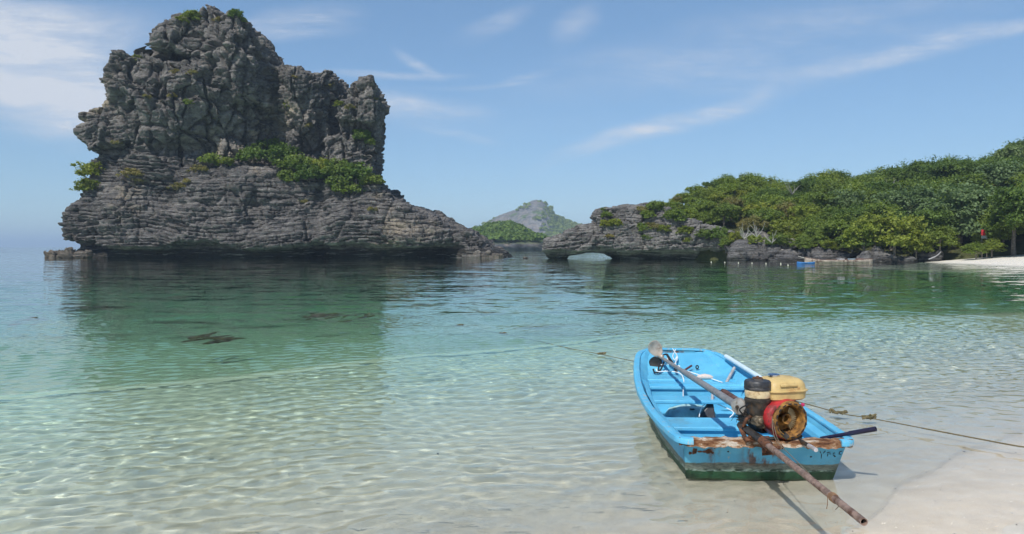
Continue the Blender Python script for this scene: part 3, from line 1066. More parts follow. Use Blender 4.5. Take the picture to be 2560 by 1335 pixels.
# ---- plants
def leaf_mesh(name, lobes, n, size, seed, flat=0.0, spread=0.16, clump=22, droop=0.0):
    """crown of many small leaf faces grouped in clumps over a set of lobes (cx,cy,cz,rx,ry,rz)"""
    r = np.random.default_rng(seed)
    lobes = np.array(lobes, float)
    area = (lobes[:, 3] * lobes[:, 5]) ** 1.0
    nc = max(1, n // clump)
    li = r.choice(len(lobes), nc, p=area / area.sum())
    L = lobes[li]
    d = r.normal(size=(nc, 3)); d /= np.linalg.norm(d, axis=1, keepdims=True)
    d[:, 2] = np.where(d[:, 2] < -0.35, -d[:, 2] * 0.6, d[:, 2])
    rad = 1 - np.abs(r.normal(0, 0.20, nc)).clip(0, 0.75)
    cc = L[:, :3] + d * L[:, 3:] * rad[:, None]
    tone_c = r.random(nc)
    idx = np.repeat(np.arange(nc), clump)
    N = len(idx)
    base = (L[idx, 3] + L[idx, 5]) / 2
    off = r.normal(size=(N, 3)) * spread * base[:, None] * np.array([1, 1, 0.7 - flat])
    P = cc[idx] + off
    nrm = d[idx] * 0.55 + r.normal(size=(N, 3)) * 0.55 + np.array([0, 0, 0.55])
    nrm /= np.linalg.norm(nrm, axis=1, keepdims=True)
    a = np.cross(nrm, r.normal(size=(N, 3))); a /= np.linalg.norm(a, axis=1, keepdims=True)
    b = np.cross(nrm, a)
    s = size * (0.6 + 0.8 * r.random(N))[:, None]
    V = np.stack([P - a * s * 0.62, P - b * s * 0.42 + nrm * s * 0.10, P + a * s * 0.62 - nrm * s * droop, P + b * s * 0.42 + nrm * s * 0.10], 1).reshape(-1, 3)
    F = np.arange(N * 4).reshape(N, 4)
    me = np_mesh(name, V, F, smooth=False)
    at = me.attributes.new('tone', 'FLOAT', 'FACE')
    at.data.foreach_set('value', (0.65 * tone_c[idx] + 0.35 * r.random(N)).astype(np.float32))
    return me


def trunk_mb(height, r0, seed, limbs=4, spread=0.9, top=None):
    r = random.Random(seed)
    mb = MB()
    top = top or height * 0.62
    pts = [(0, 0, -0.25), (r.uniform(-.05, .05), r.uniform(-.05, .05), top * 0.4), (r.uniform(-.15, .15), r.uniform(-.15, .15), top)]
    pts = smooth_path(pts, 4)
    mb.tube(pts, [r0 * (1.25 - 0.75 * k / (len(pts) - 1)) for k in range(len(pts))], 7)
    for k in range(limbs):
        a = 6.28 * k / limbs + r.uniform(-.4, .4)
        b = pts[r.randint(len(pts) // 2, len(pts) - 1)]
        e = Vector((math.cos(a) * spread * r.uniform(.6, 1), math.sin(a) * spread * r.uniform(.6, 1), height * r.uniform(0.62, 0.9)))
        m = (Vector(b) + e) / 2 + Vector((0, 0, -0.1))
        q = smooth_path([b, m, e], 3)
        mb.tube(q, [r0 * 0.5 * (1 - 0.75 * j / (len(q) - 1)) for j in range(len(q))], 5)
    return mb


M_BARK = mat_plain('grey bark', (0.17, 0.145, 0.115), 0.9, var=0.35, scale=6, bump=0.4)
LEAF = {
    'olive': mat_leaf('olive green leaves', (0.073, 0.117, 0.021), (0.250, 0.317, 0.057), (0.24, 0.18, 0.075), 0.08),
    'mid': mat_leaf('mid green leaves', (0.066, 0.108, 0.021), (0.228, 0.291, 0.055), dry_amount=0.05),
    'dark': mat_leaf('dark green leaves', (0.046, 0.085, 0.019), (0.165, 0.239, 0.050), dry_amount=0.03),
    'blue': mat_leaf('blue green leaves', (0.063, 0.108, 0.043), (0.199, 0.268, 0.114), dry_amount=0.03),
    'lime': mat_leaf('yellow green leaves', (0.091, 0.125, 0.018), (0.285, 0.314, 0.051), dry_amount=0.06),
    'dry': mat_leaf('dry yellowing leaves', (0.125, 0.114, 0.034), (0.296, 0.268, 0.097), (0.22, 0.15, 0.07), 0.3),
}
PROTO = {}


def plant_proto(key, name, mat, lobes, n, size, seed, h, r0, limbs=4, flat=0.0, spread=0.16):
    crown = leaf_mesh(key + '_crown', lobes, int(n * 2.2), size * 0.70, seed, flat, spread * 1.12)
    crown.materials.append(LEAF[mat])
    tb = trunk_mb(h, r0, seed, limbs)
    tm = bpy.data.meshes.new(key + '_trunk')
    tm.from_pydata([tuple(q) for q in tb.v], [], tb.f)
    tm.materials.append(M_BARK)
    PROTO[key] = (name, crown, tm)


def lobed(seed, n, R, H, base, lr=(0.26, 0.44), squash=0.8):
    r = random.Random(seed)
    out = [(0, 0, base + (H - base) * 0.55, R * 0.72, R * 0.72, (H - base) * 0.45)]
    for k in range(n):
        a = 6.28 * k / n + r.uniform(-.5, .5)
        q = r.uniform(0.35, 0.85) * R
        s = r.uniform(*lr) * R
        out.append((math.cos(a) * q, math.sin(a) * q, base + (H - base) * r.uniform(0.28, 0.80), s, s, s * squash))
    return out


# unit plants: about 1 m crown radius for shrubs, real size for trees
plant_proto('round_mid', 'broadleaf_tree', 'mid', lobed(1, 20, 2.3, 5.0, 0.2), 3600, 0.25, 1, 4.6, 0.16)
plant_proto('round_dark', 'broadleaf_tree', 'dark', lobed(2, 20, 2.6, 5.4, 0.0), 4200, 0.25, 2, 5.0, 0.18)
plant_proto('olive', 'broadleaf_tree', 'olive', lobed(3, 20, 2.2, 4.4, 0.0), 3400, 0.24, 3, 4.0, 0.13)
plant_proto('lime', 'broadleaf_tree', 'lime', lobed(4, 20, 2.0, 3.8, -0.1), 3000, 0.23, 4, 3.4, 0.12)
plant_proto('blue', 'broadleaf_tree', 'blue', lobed(5, 20, 2.5, 5.2, 0.0), 3800, 0.28, 5, 4.8, 0.17)
plant_proto('thin', 'broadleaf_tree', 'dry', lobed(6, 10, 1.9, 4.2, 1.2), 1300, 0.22, 6, 4.0, 0.10, 7)
plant_proto('shrub', 'shrub', 'mid', lobed(7, 11, 1.0, 1.5, 0.1), 1500, 0.15, 7, 1.2, 0.05)
plant_proto('shrub_mid', 'shrub', 'dark', lobed(8, 11, 1.0, 1.55, 0.1), 1600, 0.15, 8, 1.2, 0.05)
plant_proto('shrub_lime', 'shrub', 'lime', lobed(9, 11, 1.0, 1.4, 0.1), 1300, 0.15, 9, 1.1, 0.05)
plant_proto('tuft', 'grass_tuft', 'dry', lobed(10, 6, 1.0, 0.75, 0.0, (0.3, 0.5)), 800, 0.17, 10, 0.5, 0.02, 3, spread=0.2)
prnd = random.Random(77)


def plant(key, loc, scale, label, category, group, tilt=0.0, stretch=1.0, name=None):
    nm, crown, tm = PROTO[key]
    e = empty(name or nm, loc, prnd.uniform(0, 6.28))
    e.rotation_euler = (tilt, 0, e.rotation_euler.z)
    e.scale = (scale, scale, scale * stretch)
    a = bpy.data.objects.new('crown', crown); link(a, e)
    b = bpy.data.objects.new('trunk', tm); link(b, e)
    tag(e, label, category, group)
    return e


# hillside wood, every tree on its own
HILL_GROUP = 'trees of the wooded hillside'
ncol = 0
c = 1655.0
while c < 2620:
    step = np.interp(c, [1655, 1800, 2100, 2600], [26, 38, 46, 52])
    nt_ = int(np.interp(c, [1655, 1750, 1870, 2100, 2600], [4, 6, 9, 10, 10]))
    for k in range(nt_):
        t = ((k + prnd.uniform(0.15, 0.85)) / nt_) ** 1.05
        cc = c + prnd.uniform(-0.5, 0.5) * step
        if t < 0.22 and 2300 < cc < 2560 and prnd.random() < 0.4:
            continue
        X, Y, Z = (float(q) for q in hill_point(cc, t))
        w = prnd.random()
        side = np.interp(cc, [1650, 1850, 2050, 2250, 2600], [0.0, 0.25, 0.6, 0.85, 1.0]) + prnd.uniform(-0.3, 0.3)
        if side < 0.35:
            key = 'olive' if w < 0.55 else ('lime' if w < 0.8 else ('thin' if w < 0.88 else 'round_mid'))
        elif side < 0.7:
            key = 'round_mid' if w < 0.45 else ('olive' if w < 0.72 else ('thin' if w < 0.80 else 'round_dark'))
        else:
            key = 'round_dark' if w < 0.55 else ('round_mid' if w < 0.85 else ('blue' if w < 0.93 else 'thin'))
        sc = np.interp(cc, [1650, 1750, 1900, 2600], [0.34, 0.62, 0.85, 1.0]) * prnd.uniform(0.75, 1.2)
        word = {'olive': 'olive green', 'lime': 'yellow green', 'thin': 'thin dry', 'round_mid': 'mid green', 'round_dark': 'dark green', 'blue': 'grey green'}[key]
        size = 'small ' if sc < 0.62 else ('large ' if sc > 1.0 else '')
        band = 'low on the slope' if t < 0.25 else ('halfway up the slope' if t < 0.5 else ('high on the slope' if t < 0.85 else 'on the skyline'))
        over = [(1700, 'at the headland end'), (1765, 'above the cleft of the headland'), (1830, 'above the headland notch'), (1900, 'above the large grey boulder'), (1960, 'above the dark hollow boulder'),
                (2015, 'behind the blue dinghy'), (2065, 'behind the wooden boat bow'), (2120, 'behind the middle of the wooden boat'), (2180, 'behind the end of the wooden boat'),
                (2250, 'behind the leaning waterside tree'), (2320, 'above the start of the far beach'), (2390, 'above the leaning log'), (2450, 'left of the red board'), (2510, 'right of the red board'), (9999, 'at the right photo edge')]
        spot = next(b for a, b in over if cc < a)
        lab = '%s%s tree %s %s' % (size, word, band, spot)
        plant(key, (X, Y, Z - 0.3), sc, lab, 'tree', HILL_GROUP)
    c += step
byname = {}
for e in [q for q in root_col.objects if q.get('group') == HILL_GROUP]:
    byname.setdefault(e['label'], []).append(e)
for lab, es in byname.items():
    if len(es) > 1:
        es.sort(key=lambda q: q.location.x / q.location.y)
        words = ['left', 'right'] if len(es) == 2 else ['left', 'middle', 'right', 'rightmost']
        for e, w in zip(es, words):
            e['label'] = lab + ', ' + w
# the trees that stand out along the far shore
for key, cx, cy, Y, sc, st, label in [
        ('lime', 2235, 650, 72.5, 1.35, 0.95, 'broad yellow green tree leaning over the water at the end of the far beach'),
        ('olive', 2160, 648, 74.0, 1.0, 0.9, 'olive green bush low over the rocks behind the wooden boat'),
        ('blue', 2400, 640, 76.0, 1.45, 1.0, 'tall grey green tree with drooping crown above the far beach'),
        ('round_dark', 2330, 640, 75.0, 0.95, 1.0, 'dark tree at the inner corner of the far beach'),
        ('round_mid', 2535, 640, 69.0, 1.25, 1.0, 'leafy tree over the far beach beside the red board'),
        ('round_dark', 2590, 640, 66.0, 1.3, 1.0, 'dark tree at the photo edge above the far beach'),
        ('round_dark', 2450, 636, 78.0, 1.2, 1.1, 'dark tree standing behind the red board'),
        ('round_mid', 2045, 636, 80.0, 0.75, 0.9, 'mid green bush above the tilted slabs of the far shore'),
        ('lime', 1985, 622, 82.0, 0.55, 0.9, 'small yellow green bush on the rocks by the blue dinghy'),
        ('olive', 2440, 645, 68.5, 0.42, 0.8, 'low olive bush hiding the foot of the red board'),
        ('round_mid', 2480, 645, 68.5, 0.45, 0.8, 'low green bush right of the red board foot'),
  ('round_mid', 1815, 630, 84.5, 0.42, 0.9, 'low green bush between the notch and the large boulder'),
        ('olive', 1950, 628, 80.5, 0.5, 0.9, 'olive bush hanging over the rough dark boulder'),
        ('round_mid', 2010, 634, 78.6, 0.5, 0.8, 'green bush over the first tilted slab'),
        ('lime', 2075, 634, 77.5, 0.5, 0.8, 'yellow green bush over the second tilted slab'),
        ('round_mid', 2130, 640, 75.8, 0.62, 0.85, 'green bush low behind the end of the wooden boat'),
        ('round_dark', 2190, 645, 74.2, 0.8, 0.9, 'dark bush beside the tree leaning over the water'),
        ('olive', 2290, 648, 72.8, 0.62, 0.85, 'olive bush where the far beach meets the rocks'),
        ('round_mid', 2350, 640, 73.0, 0.7, 0.85, 'green bush behind the leaning log'),
        ('round_mid', 2105, 628, 79.0, 0.9, 0.9, 'mid green tree directly above the long wooden boat')]:
    X, Yw, Z = px(cx, cy, Y)
    plant(key, (X, Yw, max(Z, 0.25)), sc, label, 'tree', None, stretch=st)


def ray(bvh, x, y):
    d = Vector(px(x, y, 1.0)) - Vector((0, 0, CAM_H))
    hit = bvh.ray_cast(Vector((0, 0, CAM_H)), d.normalized(), 400)
    return hit[0], hit[1]


def shrubs(bvh, rows, place, fallback):
    for row in rows:
        x, y, r, key, label = row
        for dx in (0, 12, -12, 24, -24, 36, 48, 60, 72):
            loc, nr = ray(bvh, x + dx, y + r * 0.45)
            if loc is not None:
                break
        if loc is None:
            loc = Vector(px(x, y + r * 0.5, fallback))
        s = r * loc.y / FOCAL
        cat = 'grass' if key == 'tuft' else 'shrub'
        plant(key, (loc.x, loc.y + 0.15 * s, loc.z - 0.25 * s), s * 1.08, label, cat, place)


shrubs(ISLAND_BVH, [
    (188, 470, 30, 'shrub_lime', 'pale green shrub on the seaward corner of the rock island, lower of two'),
    (224, 432, 38, 'shrub_lime', 'pale green shrub on the seaward corner of the rock island, upper of two'),
    (628, 398, 32, 'shrub_mid', 'green shrub at the left end of the thicket on the island bench'),
    (660, 378, 30, 'shrub_mid', 'green shrub rising behind the left end of the island thicket'),
    (690, 366, 28, 'shrub', 'olive shrub highest in the thicket against the dark wall'),
    (704, 402, 44, 'shrub_mid', 'large green shrub in the left middle of the island thicket'),
    (738, 420, 44, 'shrub', 'large olive shrub in the middle of the island thicket'),
    (770, 445, 38, 'shrub_mid', 'green shrub low in the middle of the island thicket'),
    (800, 425, 42, 'shrub_lime', 'bright green shrub under the wide crack of the end tower'),
    (842, 436, 40, 'shrub_mid', 'green shrub under the pale block of the end tower'),
    (850, 468, 40, 'shrub', 'olive shrub low in the right of the island thicket'),
    (892, 450, 44, 'shrub_mid', 'large green shrub near the right end of the island thicket'),
    (928, 458, 30, 'shrub', 'olive shrub at the right end of the island thicket'),
    (722, 446, 30, 'shrub', 'small olive shrub on the lower edge of the island thicket'),
    (880, 480, 28, 'shrub', 'olive shrub on the ledge below the end tower'),
    (530, 406, 30, 'shrub', 'flat olive shrub on the ledge under the overhang'),
    (498, 418, 22, 'tuft', 'dry tuft left of the flat shrub under the overhang'),
    (566, 408, 20, 'shrub', 'small shrub between the overhang and the thicket'),
    (330, 428, 26, 'tuft', 'dry grass tuft on the island shoulder, upper one'),
    (346, 446, 20, 'tuft', 'dry grass tuft on the island shoulder, lower one'),
    (448, 462, 20, 'tuft', 'dry grass tuft in the gully of the base ledges'),
    (470, 450, 16, 'tuft', 'small dry tuft at the top of the base ledges'),
    (480, 44, 24, 'shrub', 'low olive shrub on the left shoulder of the summit'),
    (456, 52, 16, 'shrub_lime', 'small yellow green shrub on the left edge of the summit'),
    (590, 42, 20, 'shrub_mid', 'green shrub on the right shoulder of the summit'),
    (606, 52, 12, 'shrub', 'small shrub on the right edge of the summit'),
    (545, 46, 13, 'tuft', 'dry tuft in the middle of the summit'),
    (340, 150, 16, 'shrub_lime', 'round green shrub on the left shoulder below the dome'),
    (905, 346, 24, 'shrub_mid', 'green shrub hanging in the middle of the end tower'),
    (924, 358, 16, 'shrub', 'small shrub right of the hanging one on the end tower'),
    (890, 332, 12, 'shrub', 'small shrub under the overhang of the end tower'),
    (826, 210, 14, 'tuft', 'dry tuft in the cleft of the middle tower top'),
    (846, 262, 13, 'shrub_lime', 'bright shrub in the gap between the middle and end towers'),
    (722, 266, 13, 'shrub_lime', 'bright shrub low on the middle tower'),
    (874, 264, 13, 'tuft', 'dry tuft on the left face of the end tower'),
    (936, 244, 9, 'tuft', 'small tuft near the right edge of the end tower top'),
    (430, 236, 12, 'tuft', 'dry tuft on the brow of the main tower'),
    (470, 258, 14, 'shrub', 'small shrub on the bulge of the main tower'),
    (543, 296, 11, 'shrub_lime', 'small bright shrub right of the pale bulge'),
    (366, 238, 11, 'tuft', 'dry tuft in the crack of the main tower'),
    (440, 176, 12, 'tuft', 'dry tuft on the ledge under the dome, left one'),
    (482, 178, 13, 'tuft', 'dry tuft on the ledge under the dome, right one'),
    (770, 310, 13, 'tuft', 'dry tuft at the foot of the middle tower'),
    (735, 190, 10, 'tuft', 'small tuft on top of the middle tower'),
    (292, 352, 14, 'tuft', 'dry tuft in the gully below the side spur'),
    (760, 500, 16, 'tuft', 'dry tuft below the thicket on the base ledges'),
    (930, 520, 14, 'tuft', 'dry tuft on the right slope of the base ledges'),
], 'plants growing on the rock island', 104)
shrubs(HEAD_BVH, [
    (1510, 528, 10, 'shrub_mid', 'thin sapling on the corner of the headland cliff'),
    (1516, 540, 15, 'shrub', 'olive shrub below the sapling on the headland corner'),
    (1515, 562, 17, 'shrub_lime', 'yellow green shrub on the headland face above the arch, left one'),
    (1541, 560, 18, 'shrub_lime', 'yellow green shrub on the headland face above the arch, right one'),
    (1525, 588, 11, 'tuft', 'dry tuft hanging above the sea arch'),
    (1605, 520, 18, 'tuft', 'dry bush on top of the headland cliff'),
    (1620, 540, 20, 'shrub', 'olive bush high on the headland face'),
    (1640, 520, 24, 'shrub', 'olive bush where the wood begins on the headland top'),
    (1612, 572, 20, 'shrub', 'green bush in the cleft of the headland cliff'),
    (1632, 562, 22, 'tuft', 'brown dry bush in the cleft of the headland cliff'),
    (1660, 575, 18, 'shrub_lime', 'yellow green bush right of the cleft in the headland cliff'),
    (1618, 596, 13, 'shrub_mid', 'green bush hanging low in the headland cleft'),
    (1690, 545, 30, 'shrub', 'broad olive bush over the headland ledges'),
    (1712, 580, 20, 'shrub_lime', 'bright bush at the cliff edge right of the cleft'),
    (1722, 602, 14, 'shrub_lime', 'low bright bush hanging on the cliff right of the cleft'),
    (1760, 590, 24, 'shrub', 'olive bush hanging over the notch of the headland'),
    (1800, 592, 26, 'shrub_mid', 'green bush over the boulders of the headland'),
    (1840, 596, 22, 'shrub_lime', 'yellow green bush over the boulders of the headland'),
    (1890, 604, 22, 'shrub', 'olive bush above the last boulder of the headland'),
    (1935, 610, 22, 'shrub_mid', 'green bush beside the last boulder of the headland'),
], 'plants growing on the headland cliff', 88)

# ================================================================ shore rocks, far beach, far islands
def boulder(name, bottom_px, Y, w, h, seed, mat, label, category='rock', group=None, depth=None, yaw=0.0, dip=0.0):
    """rough rock standing at a pixel, w and h in photo pixels"""
    s = Y / FOCAL
    rw, rh, rd = w * s / 2, h * s, (depth or w * 0.8) * s / 2
    n = 26
    rows = []
    th = np.linspace(0, math.pi, n)
    ph = np.linspace(0, 2 * math.pi, 2 * n, endpoint=False)
    TH, PH = np.meshgrid(th, ph, indexing='ij')
    d = np.stack([np.sin(TH) * np.cos(PH), np.sin(TH) * np.sin(PH), np.cos(TH)], -1)
    q = np.sign(d) * np.abs(d) ** 0.75
    P = q * np.array([rw, rd, rh])
    P = P.reshape(-1, 3).astype(np.float32)
    c0, l0, k0 = facets(P / max(rw, rh) * 1.7 + seed, seed)
    led = ledges(P, 0.30, dip, 0.0, seed)
    n_ = d.reshape(-1, 3)
    k = max(rw, rh)
    P = P + n_ * (k * (0.35 * c0 + 0.25 * l0 - 0.10 * k0 + 0.18 * fbm(P, 1.2 / k, 3, seed=seed)) + 0.16 * led)[:, None]
    i = np.arange(P.shape[0]).reshape(TH.shape)
    j = np.roll(i, -1, 1)
    F = np.stack([i[:-1], i[1:], j[1:], j[:-1]], -1).reshape(-1, 4)
    x, y, z = px(*bottom_px, Y)
    o = obj(name, np_mesh(name, P, F), mat, loc=(x, y, -0.1))
    o.rotation_euler = (0, 0, yaw)
    tag(o, label, category, group)
    return o


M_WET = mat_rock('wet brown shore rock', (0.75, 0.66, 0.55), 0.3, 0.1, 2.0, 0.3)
boulder('shore_rock', (132, 643), 99, 34, 20, 301, M_WET, 'outermost low wet rock off the left end of the rock island', group='low rocks off the rock island')
boulder('shore_rock', (170, 643), 99, 52, 24, 302, M_WET, 'middle low wet rock off the left end of the rock island', group='low rocks off the rock island')
boulder('shore_rock', (205, 643), 98.5, 40, 20, 303, M_WET, 'low wet rock tucked against the left end of the rock island', group='low rocks off the rock island')
boulder('shore_rock', (208, 626), 99.5, 22, 16, 304, M_WET, 'small pale rock between the wet rocks and the island', group='low rocks off the rock island')
boulder('shore_rock', (1313, 647), 96, 14, 6, 305, M_WET, 'tiny rock awash in the channel between island and arch')
r5 = random.Random(5)
for k, (x, w, h, lab) in enumerate([(1168, 30, 12, 'flat pale slab at the foot of the island slope, fourth from the tip'), (1192, 34, 15, 'pale broken rock at the foot of the island slope, third from the tip'),
                                    (1216, 32, 18, 'pale broken rock at the foot of the island slope, second from the tip'), (1240, 40, 15, 'low brown rock forming the tip of the island')]):
    boulder('shore_rock', (x, 645), 99.3 - 0.2 * k, w, h, 310 + k, mat_rock('tip rock %d' % k, (0.95, 0.89, 0.80), 0.5, -1.0, 1.6, 0.1), lab, group='pale rocks at the island tip')
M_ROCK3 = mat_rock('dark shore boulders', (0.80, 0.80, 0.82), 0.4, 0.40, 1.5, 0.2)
for k, (x, y, Y, w, h, dp, lab) in enumerate([
        (1870, 652, 83.0, 120, 46, 0.0, 'large smooth grey boulder at the foot of the headland'),
        (1925, 652, 81.5, 62, 40, 0.1, 'dark boulder with a hollow beneath, next to the large one'),
        (1972, 650, 80.0, 74, 30, 0.3, 'rough dark boulder left of the tilted slabs'),
        (2030, 650, 79.0, 80, 34, 0.5, 'tilted slab of layered rock behind the blue dinghy'),
        (2072, 650, 78.0, 86, 36, 0.6, 'second tilted slab of layered rock behind the wooden boat'),
        (2125, 652, 76.5, 70, 22, 0.3, 'low broken rock behind the stern half of the wooden boat'),
        (2200, 656, 72.5, 110, 20, 0.1, 'flat rock under the tree leaning over the water'),
        (2262, 656, 71.5, 60, 16, 0.1, 'flat rock where the far beach begins'),
        (2322, 640, 74.0, 60, 26, 0.4, 'layered grey rock at the back of the far beach'),
        (1905, 654, 81.0, 46, 12, 0.0, 'small pale boulder at the waterline of the headland'),
        (2000, 654, 77.5, 120, 8, 0.0, 'flat rubble ledge left of the blue dinghy')]):
    boulder('shore_boulder', (x, y), Y, w, h, 330 + k, M_ROCK3, lab, group='boulders along the far shore', depth=min(w, 70), dip=dp)
ORD = ['leftmost', 'second', 'third', 'fourth', 'fifth', 'sixth', 'seventh', 'eighth', 'ninth', 'tenth', 'eleventh', 'twelfth', 'thirteenth', 'fourteenth', 'fifteenth', 'rightmost']
for k in range(16):                                           # rubble on the ledge behind the boats
    x = 1930 + k * 15 + r5.uniform(-6, 6)
    Y = np.interp(x, [1930, 2180], [79.5, 73.0])
    boulder('rubble_stone', (x, 652), float(Y), r5.uniform(12, 26), r5.uniform(6, 12), 360 + k, M_ROCK3, '%s stone in the line of grey rubble behind the wooden boat' % ORD[k], group='rubble on the ledge behind the wooden boat')

# ---- far islands
def island_mound(name, cols, tops, Y, depth, cliff, mat, label, noise_amp, seed, nu=150, nt=60):
    c = np.linspace(cols[0], cols[-1], nu)
    py = np.interp(c, cols, tops)
    base = CAM_H * FOCAL / Y + HORIZON
    C, T = np.meshgrid(c, np.linspace(0, 1.6, nt))
    PYM = np.tile(py, (nt, 1))
    Yt = Y + depth
    zt = np.maximum(CAM_H - (PYM - HORIZON) / FOCAL * Yt, 0.0)
    zc = np.minimum(cliff, zt)
    s = np.where(T < 0.08, T / 0.08, 1.0)
    z = zc * s + np.where(T > 0.08, (zt - zc) * np.sin(np.clip((T - 0.08) / 0.92, 0, 1) * math.pi / 2) ** 0.9, 0) - np.maximum(T - 1, 0) * zt * 1.5
    YY = Y + np.where(T < 0.08, (0.08 - T) * 0.7, T - 0.04) * depth
    P = np.stack([(C - 1280) / FOCAL * YY, YY, z], -1).reshape(-1, 3).astype(np.float32)
    k = depth
    P[:, 1] += noise_amp * fbm(P, 3.0 / depth, 4, seed=seed)
    P[:, 2] += noise_amp * 0.22 * fbm(P, 6.0 / depth, 4, seed=seed + 4) * sstep(0, cliff, P[:, 2])
    P[:, 2] -= 0.6
    i = np.arange(P.shape[0]).reshape(C.shape)
    F = np.stack([i[:-1, :-1], i[:-1, 1:], i[1:, 1:], i[1:, :-1]], -1).reshape(-1, 4)
    o = obj(name, np_mesh(name, P, F), mat)
    tag(o, label, kind='structure')
    return P.reshape(nt, nu, 3)


def far_mat(name, rock, green, rock_mask):
    m, t, out = new_mat(name)
    p = position(t)
    s = t.n('SeparateXYZ', p)
    n1 = t.noise(p, 0.04, 5, 0.6)
    n2 = t.noise(t.mapping(p, scale=(1, 1, 0.5)), 0.22, 6, 0.65)
    c = t.mix(t.map(n2, 0.35, 0.65), tuple(k * 0.55 for k in rock), tuple(k * 1.35 for k in rock))
    c = t.mix(t.map(t.noise(p, 0.09, 4), 0.52, 0.66, 0.0, 0.6), c, (0.28, 0.23, 0.19))
    g = t.mix(t.map(t.noise(p, 0.25, 5), 0.35, 0.65), tuple(k * 0.6 for k in green), tuple(k * 1.3 for k in green))
    c = t.mix(rock_mask(t, s, n1), g, c)
    principled(t, out, c, 0.95, t.bump(n2, 0.9, 3.0), spec=0.1)
    return m


MX = lambda cpx, Y: (cpx - 1280) / FOCAL * Y


def mountain_mask(t, s, n1):
    # bare cliff on the left and in the middle, wood low down and on the right flank
    x = t.math('ADD', s.outputs[0], t.math('MULTIPLY', n1, 26.0))
    edge = t.map(x, MX(1366, 960) + 13, MX(1388, 960) + 13, 1.0, 0.0)
    zlow = t.map(t.math('ADD', s.outputs[2], t.math('MULTIPLY', n1, 20.0)), 20.0, 26.0)
    return t.math('MULTIPLY', t.math('MULTIPLY', edge, zlow), t.map(n1, 0.36, 0.43))


MTN = island_mound('far_mountain', [1130, 1190, 1220, 1245, 1270, 1290, 1310, 1328, 1342, 1356, 1366, 1378, 1384, 1400, 1420, 1445, 1480, 1560, 1640],
                   [618, 580, 552, 539, 530, 523, 511, 502, 499, 501, 510, 524, 540, 548, 558, 568, 580, 596, 618], 880, 150, 10,
                   far_mat('far limestone mountain', (0.165, 0.158, 0.152), (0.10, 0.14, 0.05), mountain_mask), 'hazy limestone peak with wooded flanks far across the water', 9.0, 401, 220, 90)
GRN = island_mound('far_island', [1130, 1175, 1200, 1230, 1260, 1285, 1310, 1335, 1360, 1385, 1410],
                   [614, 590, 580, 571, 567, 572, 583, 597, 608, 616, 623], 285, 60, 3.6,
                   far_mat('far island ground', (0.07, 0.07, 0.075), (0.10, 0.13, 0.04), lambda t, s, n1: t.map(t.math('ADD', s.outputs[2], t.math('MULTIPLY', n1, 3.0)), 5.4, 3.6)),
                   'low wooded island in front of the hazy peak', 4.0, 411)


def forest(name, grid, n, crown, leaf, seed, pick, mat, label):
    """a far wood that reads as one mass"""
    r = np.random.default_rng(seed)
    nt, nu, _ = grid.shape
    V, tones = [], []
    done = 0
    while done < n:
        i, j = r.integers(4, int(nt * 0.66)), r.integers(2, nu - 2)
        q = grid[i, j] + r.normal(size=3) * crown * 0.3
        if not pick(q, r):
            done += 0.2
            continue
        done += 1
        m = 46
        d = r.normal(size=(m, 3)); d /= np.linalg.norm(d, axis=1, keepdims=True); d[:, 2] = np.abs(d[:, 2])
        R = crown * r.uniform(0.6, 1.2)
        P = q + np.array([0, 0, R * 0.2]) + d * R * r.uniform(0.55, 1.0, (m, 1)) * np.array([1, 1, 0.8])
        nr = d + r.normal(size=(m, 3)) * 0.5; nr /= np.linalg.norm(nr, axis=1, keepdims=True)
        a = np.cross(nr, r.normal(size=(m, 3))); a /= np.linalg.norm(a, axis=1, keepdims=True)
        b = np.cross(nr, a)
        s = leaf * r.uniform(0.6, 1.3, (m, 1))
        V.append(np.stack([P - a * s, P - b * s * 0.7, P + a * s, P + b * s * 0.7], 1).reshape(-1, 3))
        tones.append(0.7 * r.random() + 0.3 * r.random(m))
    V = np.concatenate(V)
    me = np_mesh(name, V, np.arange(len(V)).reshape(-1, 4), smooth=False)
    at = me.attributes.new('tone', 'FLOAT', 'FACE')
    at.data.foreach_set('value', np.concatenate(tones).astype(np.float32))
    tag(obj(name, me, mat), label, kind='stuff')


forest('island_forest', GRN, 620, 2.6, 0.75, 21, lambda q, r: q[2] > 3.6, LEAF['dark'], 'olive green wood covering the low far island')
forest('mountain_forest', MTN, 1500, 3.6, 1.5, 22, lambda q, r: (q[0] > MX(1362, q[1]) + r.normal() * 7 + max(0, q[2] - 34) * 0.5) or q[2] < 16 + 3 * r.normal() or r.random() < 0.05, LEAF['mid'], 'green wood on the flanks of the hazy peak')

